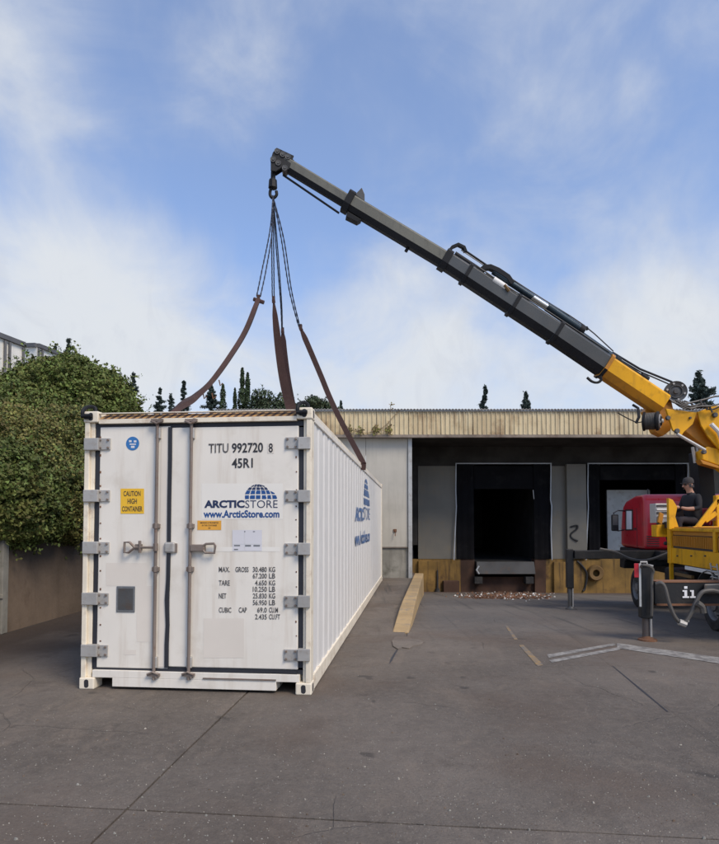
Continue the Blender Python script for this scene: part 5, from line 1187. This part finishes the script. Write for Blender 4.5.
cyl(b2, 'boom_ram', 'teal', 572, 612, .25, .235, .085); cyl(b2, 'ram_cap', 'boomd', 608, 612.5, .235, .235, .10); cyl(b2, 'ram_rod', 'galv', 536, 575, .225, .22, .03, .05)
cyl(b2, 'boom_ram', 'boomd', 600, 637, .26, .25, .04); cyl(b2, 'ram_cap', 'boomd', 634, 641, .26, .26, .065)
mb = MB(); mb.tube([off(497, .18, -.17), off(503, .13, -.17)], .03, 6); mb.obj('yellow_fitting', 'ochre', b2)
# hoses along the boom to the reel
mb = MB(); mb.tube([p for p in interp([off(486, .42, .0), off(530, .43, .0), off(572, .455, 0), off(604, .36, 0)], 3)], .013, 5)
mb.tube([off(604, .33, 0), ap(640, 369), ap(672, 382)], .022, 6); mb.tube([off(604, .30, .04), ap(640, 371.5), ap(671, 385)], .014, 6)
for k in (-.12, .02): mb.tube(interp([off(470, .21, k), off(500, .20, k), off(540, .235, k), off(600, .25, k)], 3), .014, 5)
mb.obj('hydraulic_hoses', 'hose', truck, smooth=True)
def reel(px, py, r_, wd_, nm):
    c = Q(px, py, by(px)-.12); ax = (TI@Vector((.25, 1, .05))).normalized(); mb = MB()
    mb.lathe([(.001, -.03), (r_*.2, -.03), (r_*.24, 0), (r_*.5, .012), (r_*.55, -.015), (r_*.62, -.015), (r_*.66, .01), (r_*.93, .0), (r_, -.01), (r_, .015), (r_*.94, .02), (r_*.8, .02), (r_*.8, wd_-.02), (r_*.94, wd_-.02), (r_, wd_-.015), (r_, wd_), (.001, wd_)], c, ax, 32)
    o = mb.obj(nm, 'steel', truck, smooth=True); m2 = MB(); m2.lathe([(r_*.9, .02), (r_*.93, wd_*.5), (r_*.9, wd_-.02)], c, ax, 28); m2.obj('wound_hose', 'hose', o, smooth=True)
    for i in range(6):
        m2 = MB(); a_ = i*pi/3; u_ = ax.orthogonal().normalized(); v_ = ax.cross(u_); p = c+(u_*cos(a_)+v_*sin(a_))*r_*.78-ax*.012; m2.lathe([(.001, -.006), (.022, -.006), (.022, .01)], p, ax, 8); m2.obj('reel_stud', 'galv', o)
    return o
reel(676, 391.5, .215, .10, 'hose_reel')
mb = MB(); mb.ribbon([Q(660, 394, 12.4), Q(668, 398, 12.4), Q(676, 400, 12.4)], .08, .05, (0, 0, 1)); mb.obj('reel_bracket', 'boomd', truck)
# winch under the boom root
c = Q(656.5, 421, 12.1); ax = (TI@Vector((-.85, .55, .05))).normalized(); mb = MB(); r_ = .195
mb.lathe([(.001, -.1), (r_*.45, -.1), (r_*.5, -.06), (r_*.95, -.05), (r_, -.03), (r_, .0), (r_*.78, .01), (r_*.82, .2), (r_, .21), (r_, .24), (r_*.6, .26), (.001, .27)], c, ax, 28); wn_ = mb.obj('winch', 'boomd', truck, smooth=True)
mb = MB(); mb.lathe([(r_*.62, -.075), (r_*.70, -.075), (r_*.70, -.055)], c, ax, 24); mb.lathe([(.001, -.13), (.035, -.13), (.045, -.1)], c, ax, 10); u_ = ax.orthogonal().normalized(); v_ = ax.cross(u_)
for k in range(3): a_ = k*2.09+.4; d = u_*cos(a_)+v_*sin(a_); mb.ribbon([c-ax*.085+d*.04, c-ax*.07+d*r_*.65], .035, .02, ax.cross(d))
mb.obj('winch_spider', 'galv', wn_)
mb = MB()
for i in range(9): mb.lathe([(r_*.84, i*.021+.015), (r_*.90, i*.021+.025), (r_*.84, i*.021+.035)], c, ax, 24)
mb.obj('wound_cable', 'steel', wn_, smooth=True)
mb = MB(); mb.tube(interp([Q(618, 413, 12.2), Q(628, 418.5, 12.1), Q(638, 422.5, 12.1), Q(646, 420, 12.1)], 3), .012, 5); mb.tube([Q(636, 423, 12.1), Q(639, 417, 12.1), Q(638, 408, 12.2), Q(633, 405, 12.3)], .028, 6); mb.obj('cable_guide', 'boomd', wn_)
mb = MB(); mb.tube(interp([Q(600, 376, 12.1), Q(601, 380, 12.1), Q(597.5, 382.5, 12.1), Q(592, 381.5, 12.1), Q(587, 377.5, 12.1)], 4), .028, 6); mb.obj('rest_hook', 'boomd', truck, smooth=True)
# ------------------------------------------------ outriggers
def outrigger(xL, xR, Y, y_top, y_mid, by0, by1, wpx, bar_end, near):
    g = ground((xL+xR)/2, 0+(640.5 if near else 609.5)); Y = g.y; c = wl(g); zt_ = at(0, y_top, Y).z; zm = at(0, y_mid, Y).z
    hw = (xR-xL)/2/FPX*Y; axs = .5*hw
    leg = MB(); leg.box((c.x-hw, c.y-hw, zm), (c.x+hw, c.y+hw, zt_)); o = leg.obj('outrigger_leg', 'chassis', truck, bevel=.015)
    m = MB(); m.tube([(c.x, c.y, .05+g.z), (c.x, c.y, zm+.02)], hw*.62, 14); m.obj('leg_ram', 'ramr' if near else 'steel', o, smooth=True)
    m = MB(); m.tube([(c.x+hw*.72, c.y-hw*.6, g.z+.06), (c.x+hw*.72, c.y-hw*.6, zt_-.2)], .016 if near else .014, 6); m.obj('side_tube', 'galv', o)
    m = MB(); m.lathe([(.001, .06), (hw*.7, .07), (hw*1.1, .03), (hw*1.6, .025), (hw*1.65, .0), (.001, 0)], (c.x+.02, c.y, g.z), (0, 0, 1), 20); m.obj('foot', 'rust' if near else 'steel', o)
    z0, z1 = at(0, by1, Y).z, at(0, by0, Y).z
    d = TI@Vector((1, 0, 0)); b0 = c+d*(hw-.0); m = MB(); e = d*bar_end; q_ = TI@Vector((0, .13, 0))
    B0 = Vector((b0.x, b0.y, 0)); 
    def bar(z0, z1, t_, nm, m_, par, bev=.008, s0=0, pr=0):
        m = MB(); f = -q_*(1+pr); A_ = B0+d*s0
        m.hexa([A_+f+Vector((0, 0, z0)), A_+e+f+Vector((0, 0, z0)), A_+e+q_+Vector((0, 0, z0)), A_+q_+Vector((0, 0, z0)), A_+f+Vector((0, 0, z1)), A_+e+f+Vector((0, 0, z1)), A_+e+q_+Vector((0, 0, z1)), A_+q_+Vector((0, 0, z1))]); return m.obj(nm, m_, par, bevel=bev)
    bm_ = bar(z0, z1, 0, 'outrigger_beam', 'chassis', truck)
    if near:
        bar(z0-.025, z0+.006, 0, 'beam_edge', 'rust', bm_, .002, .02, .06); bar(z1-.006, z1+.014, 0, 'beam_edge', 'rust', bm_, .002, .02, .06)
    return c, hw, zt_, zm, Y, o, bm_, d, q_
n_ = outrigger(640.5, 651.5, 8.9, 566, 618, 581.5, 603, 11, 2.6, True)
f_ = outrigger(566.8, 573.5, 12.9, 549, 588, 550.5, 558.5, 7, 2.4, False)
c, hw, zt_, zm, Y, o, bm_, d, q_ = n_
m = MB(); m.box((c.x-hw-.01, c.y-hw-.012, zt_), (c.x+hw+.01, c.y+hw+.01, zt_+.02)); m.tube([(c.x-hw*.7, c.y, zt_+.02), (c.x-hw*.7, c.y, zt_+.06), (c.x+hw*.4, c.y, zt_+.06), (c.x+hw*.4, c.y, zt_+.02)], .012, 6); m.obj('leg_cap', 'galv', o)
p0_, p1_ = Q(634.5, 577.5, Y-.12), Q(640.5, 563.5, Y-.12); m = MB(); m.box((p0_.x, p0_.y, p0_.z), (p1_.x, p0_.y+.015, p1_.z)); m.obj('reflector_plate', 'red', o, bevel=.003)
m = MB(); m.box((p1_.x-.028, p0_.y-.006, p0_.z-.42), (p1_.x-.0, p0_.y+.006, p1_.z)); m.obj('white_edge', 'trim', o)
m = MB(); m.tube(interp([Q(641, 567, Y-.15), Q(643, 565, Y-.2), Q(650, 566.5, Y-.2), Q(653.5, 571, Y-.18), Q(652, 577, Y-.16), Q(652, 600, Y-.16), Q(651.5, 616, Y-.16)], 4), .02, 6); m.obj('leg_hose', 'hoseg', o, smooth=True)
yl_ = Y-.142
def lt(s_, x0, x1, y0, y1):
    a, b_ = at(x0, y1, yl_), at(x1, y0, yl_); return text_part(s_, 'lettering', 'white', bm_, (a.x, b_.x, a.z, b_.z), lambda p, z: wl((p, yl_, z)), .02)
# the visible end of the maker's lettering on the beam
def slab_i(x0, x1, dot):
    m = MB()
    def r(xa, ya, xb, yb_): a, b_ = at(xa, yb_, yl_), at(xb, ya, yl_); m.add([wl((a.x, yl_, a.z)), wl((b_.x, yl_, a.z)), wl((b_.x, yl_, b_.z)), wl((a.x, yl_, b_.z))], [(0, 1, 2, 3)])
    w_ = x1-x0; r(x0+w_*.28, 590.2, x0+w_*.68, 596.3); r(x0, 590.2, x0+w_*.28, 591.8); r(x0, 596.3, x1, 598)
    if dot: r(x0+w_*.25, 586.3, x0+w_*.72, 588.8)
    m.obj('lettering', 'white', bm_)
slab_i(682.6, 689.2, True); slab_i(690.2, 695.6, False)
m = MB(); m.tube(interp([Q(656, 584, Y-.2), Q(661, 583, Y-.24), Q(665, 588, Y-.25), Q(669, 603, Y-.26), (Q(675, 617, Y-.27)), Q(681, 623.5, Y-.27)], 5), .027, 8); m.tube(interp([Q(681, 623.5, Y-.27), Q(685.5, 622, Y-.28), Q(691, 613, Y-.28), Q(696, 602, Y-.28), Q(702, 592.5, Y-.28), Q(712, 590.5, Y-.28), Q(722, 592, Y-.28), Q(740, 590, Y-.2)], 5), .030, 8)
m.tube(interp([Q(697, 603, Y-.33), Q(702, 607, Y-.33), Q(703.5, 613, Y-.33)], 4), .045, 8); m.obj('hanging_hose', 'hoseg', truck, smooth=True)
m = MB(); m.tube([Q(679, 622, Y-.27), Q(686, 624.5, Y-.28)], .045, 8); m.tube([Q(681, 625, Y-.27), Q(688, 620, Y-.28)], .03, 8); m.obj('hose_coupling', 'galv', truck, smooth=True)
m = MB(); m.hexa([Q(704, 594, Y-.22), Q(760, 594, Y-.22), Q(760, 594, Y+.2), Q(704, 594, Y+.2), Q(704, 584, Y-.22), Q(760, 582, Y-.22), Q(760, 582, Y+.2), Q(704, 584, Y+.2)]); m.obj('beam_housing', 'steel', truck, bevel=.02)
# light bracket and cross box tying both beams to the chassis
m = MB(); m.box((.1, n_[0].y-.2, z_b-.55), (2.3, n_[0].y+.2, z_b-.05)); m.obj('outrigger_box', 'chassis', truck, bevel=.02); m = MB(); m.box((.2, f_[0].y-.2, .93), (2.3, f_[0].y+.2, 1.13)); m.obj('outrigger_box', 'chassis', truck, bevel=.02)

# ================================================================== OPERATOR
def skin_mesh(name, J, E_, mats, parent, matfn, sub=2, root=0):
    me = bpy.data.meshes.new(name); me.from_pydata([j[0] for j in J], E_, []); o = bpy.data.objects.new(name, me); COL.objects.link(o)
    md = o.modifiers.new('skin', 'SKIN'); md.use_smooth_shade = True
    for i, j in enumerate(J): sv = me.skin_vertices[0].data[i]; sv.radius = (j[1], j[2] if len(j) > 2 else j[1]); sv.use_root = i == root
    s_ = o.modifiers.new('sub', 'SUBSURF'); s_.levels = s_.render_levels = sub
    bpy.context.view_layer.update(); m2 = bpy.data.meshes.new_from_object(o.evaluated_get(bpy.context.evaluated_depsgraph_get())); bpy.data.objects.remove(o)
    m2.name = name; m2.materials.clear()
    for m_ in mats: m2.materials.append(M[m_])
    for p in m2.polygons: p.material_index = matfn(p.center); p.use_smooth = True
    o = bpy.data.objects.new(name, m2); COL.objects.link(o); o.parent = parent; return o
ps = at(694, 524.5, 12.0); man = empty('person', 'crane operator in a dark jacket and cap, sitting at the controls behind the yellow guard', 'person', tuple(ps), rad(8))
# local frame: he faces -X (towards the picture's left), turned slightly to the camera
J = [((0, 0, .09), .135, .155), ((-.01, 0, .28), .135, .16), ((-.03, 0, .46), .14, .19), ((-.05, 0, .58), .075, .11), ((-.075, 0, .66), .055, .055), ((-.11, 0, .735), .085, .075), ((-.11, 0, .81), .09, .08), ((-.105, 0, .87), .06, .058),
     ((-.04, -.20, .54), .072), ((-.08, -.27, .31), .052), ((-.30, -.21, .30), .038), ((-.40, -.16, .33), .028),
     ((-.04, .20, .54), .072), ((-.10, .27, .31), .052), ((-.31, .20, .26), .038), ((-.40, .16, .28), .028),
     ((-.03, -.11, .06), .095), ((-.42, -.14, .10), .075), ((-.46, -.14, -.28), .055), ((-.44, -.14, -.37), .045), ((-.56, -.15, -.38), .04),
     ((-.03, .11, .06), .095), ((-.42, .14, .10), .075), ((-.46, .14, -.28), .055), ((-.44, .14, -.37), .045), ((-.56, .15, -.38), .04)]
E_ = [(0, 1), (1, 2), (2, 3), (3, 4), (4, 5), (5, 6), (6, 7), (2, 8), (8, 9), (9, 10), (10, 11), (2, 12), (12, 13), (13, 14), (14, 15), (0, 16), (16, 17), (17, 18), (18, 19), (19, 20), (0, 21), (21, 22), (22, 23), (23, 24), (24, 25)]
def mf(c):
    if c.z > .63: return 0
    if c.x < -.33 and c.z > .22: return 0
    if c.x < -.19 and c.z > .2 and c.y < 0: return 0
    if c.z < -.33: return 3
    return 2 if c.z < .12 or (c.x < -.2 and c.z < .2) else 1
body = skin_mesh('body', J, E_, ['skin', 'cloth', 'trous', 'black'], man, mf)
m = MB(); m.tube([(-.195, 0, .80), (-.218, 0, .765), (-.225, 0, .75), (-.20, 0, .742)], [.008, .014, .018, .010], 8); m.obj('nose', 'skin', man, smooth=True)
m = MB()
for s in (-1, 1): m.tube([(-.10, s*.082, .745), (-.095, s*.09, .785), (-.085, s*.084, .80)], [.009, .014, .008], 6)
m.obj('ears', 'skin', man, smooth=True)
m = MB(); m.tube([(-.188, -.028, .705), (-.195, 0, .703), (-.188, .028, .705)], .006, 6); m.obj('mouth', 'rust', man)
m = MB()
for s in (-1, 1): m.lathe([(.001, -.008), (.02, -.006), (.028, .0), (.03, .006)], (-.19, s*.034, .793), (1, s*.25, 0), 12); m.tube([(-.185, s*.06, .795), (-.09, s*.088, .79)], .005, 4)
m.tube([(-.196, -.02, .797), (-.196, .02, .797)], .005, 4); m.obj('sunglasses', 'black', man)
m = MB(); m.lathe([(.098, 0), (.102, .03), (.096, .075), (.07, .11), (.03, .125), (.001, .128)], (-.105, 0, .812), (-.05, 0, 1), 20); m.prism([(-.185, -.06, .815), (-.25, -.045, .808), (-.27, 0, .806), (-.25, .045, .808), (-.185, .06, .815)], (0, 0, .01)); m.obj('cap', 'capm', man, smooth=True)
m = MB()
for a_ in np.linspace(-1.9, 1.9, 16): c = Vector((-.105+.088*cos(a_), .084*sin(a_), .79)); m.tube([c, c+Vector((.008*cos(a_), .008*sin(a_), -.06))], [.016, .009], 5)
m.obj('hair', 'black', man, smooth=True)
def hand(c, s, nm='hand'):
    c = Vector(c); Jh = [(c, .026, .032), (c+Vector((-.05, 0, .004)), .022, .038)]; Eh = [(0, 1)]
    Jh += [(c+Vector((-.085, 0, .004)), .016, .036)]; Eh += [(1, 2)]
    o = skin_mesh(nm, Jh, Eh, ['skin'], man, lambda p: 0, 1)
    for i, L_ in enumerate((.07, .078, .073, .058)):
        y = (-.03+.02*i); b0 = c+Vector((-.08, y, .004)); pts = [b0-Vector((-.02, 0, 0)), b0+Vector((-.45*L_, 0, -.006)), b0+Vector((-.65*L_, 0, -.035)), b0+Vector((-.35*L_, 0, -.055))]
        m = MB(); m.tube(interp(pts, 3), [.0095]*7+[.009, .008, .006], 6); m.obj('finger', 'skin', o, smooth=True)
    m = MB(); m.tube(interp([c+Vector((-.02, -s*.02, 0)), c+Vector((-.05, -s*.05, -.012)), c+Vector((-.08, -s*.045, -.03))], 3), [.014, .013, .012, .011, .010, .010, .008], 6); m.obj('thumb', 'skin', o, smooth=True)
hand((-.41, -.155, .333), -1); hand((-.41, .155, .283), 1)
# seat and levers belong to the truck
sq = wl(ps)
m = MB(); m.box((sq.x-.22, sq.y-.25, sq.z-.09), (sq.x+.25, sq.y+.25, sq.z-.03)); st = m.obj('operator_seat', 'chassis', truck, bevel=.03)
m = MB(); m.box((sq.x+.20, sq.y-.2, sq.z-.03), (sq.x+.28, sq.y+.2, sq.z+.32)); m.obj('seat_back', 'red', st, bevel=.03)
m = MB(); m.tube([(sq.x, sq.y, z_t), (sq.x, sq.y, sq.z-.08)], .05, 8); m.obj('seat_post', 'chassis', st)
m = MB()
for i in range(5): y = sq.y-.24+i*.11; m.tube([(sq.x-.52, y, z_t), (sq.x-.50, y, sq.z+.24)], .009, 6); m.lathe([(.001, .0), (.018, .01), (.02, .03), (.001, .05)], (sq.x-.50, y, sq.z+.23), (0, 0, 1), 8)
m.box((sq.x-.62, sq.y-.3, z_t), (sq.x-.44, sq.y+.26, z_t+.12)); m.obj('control_levers', 'black', truck)
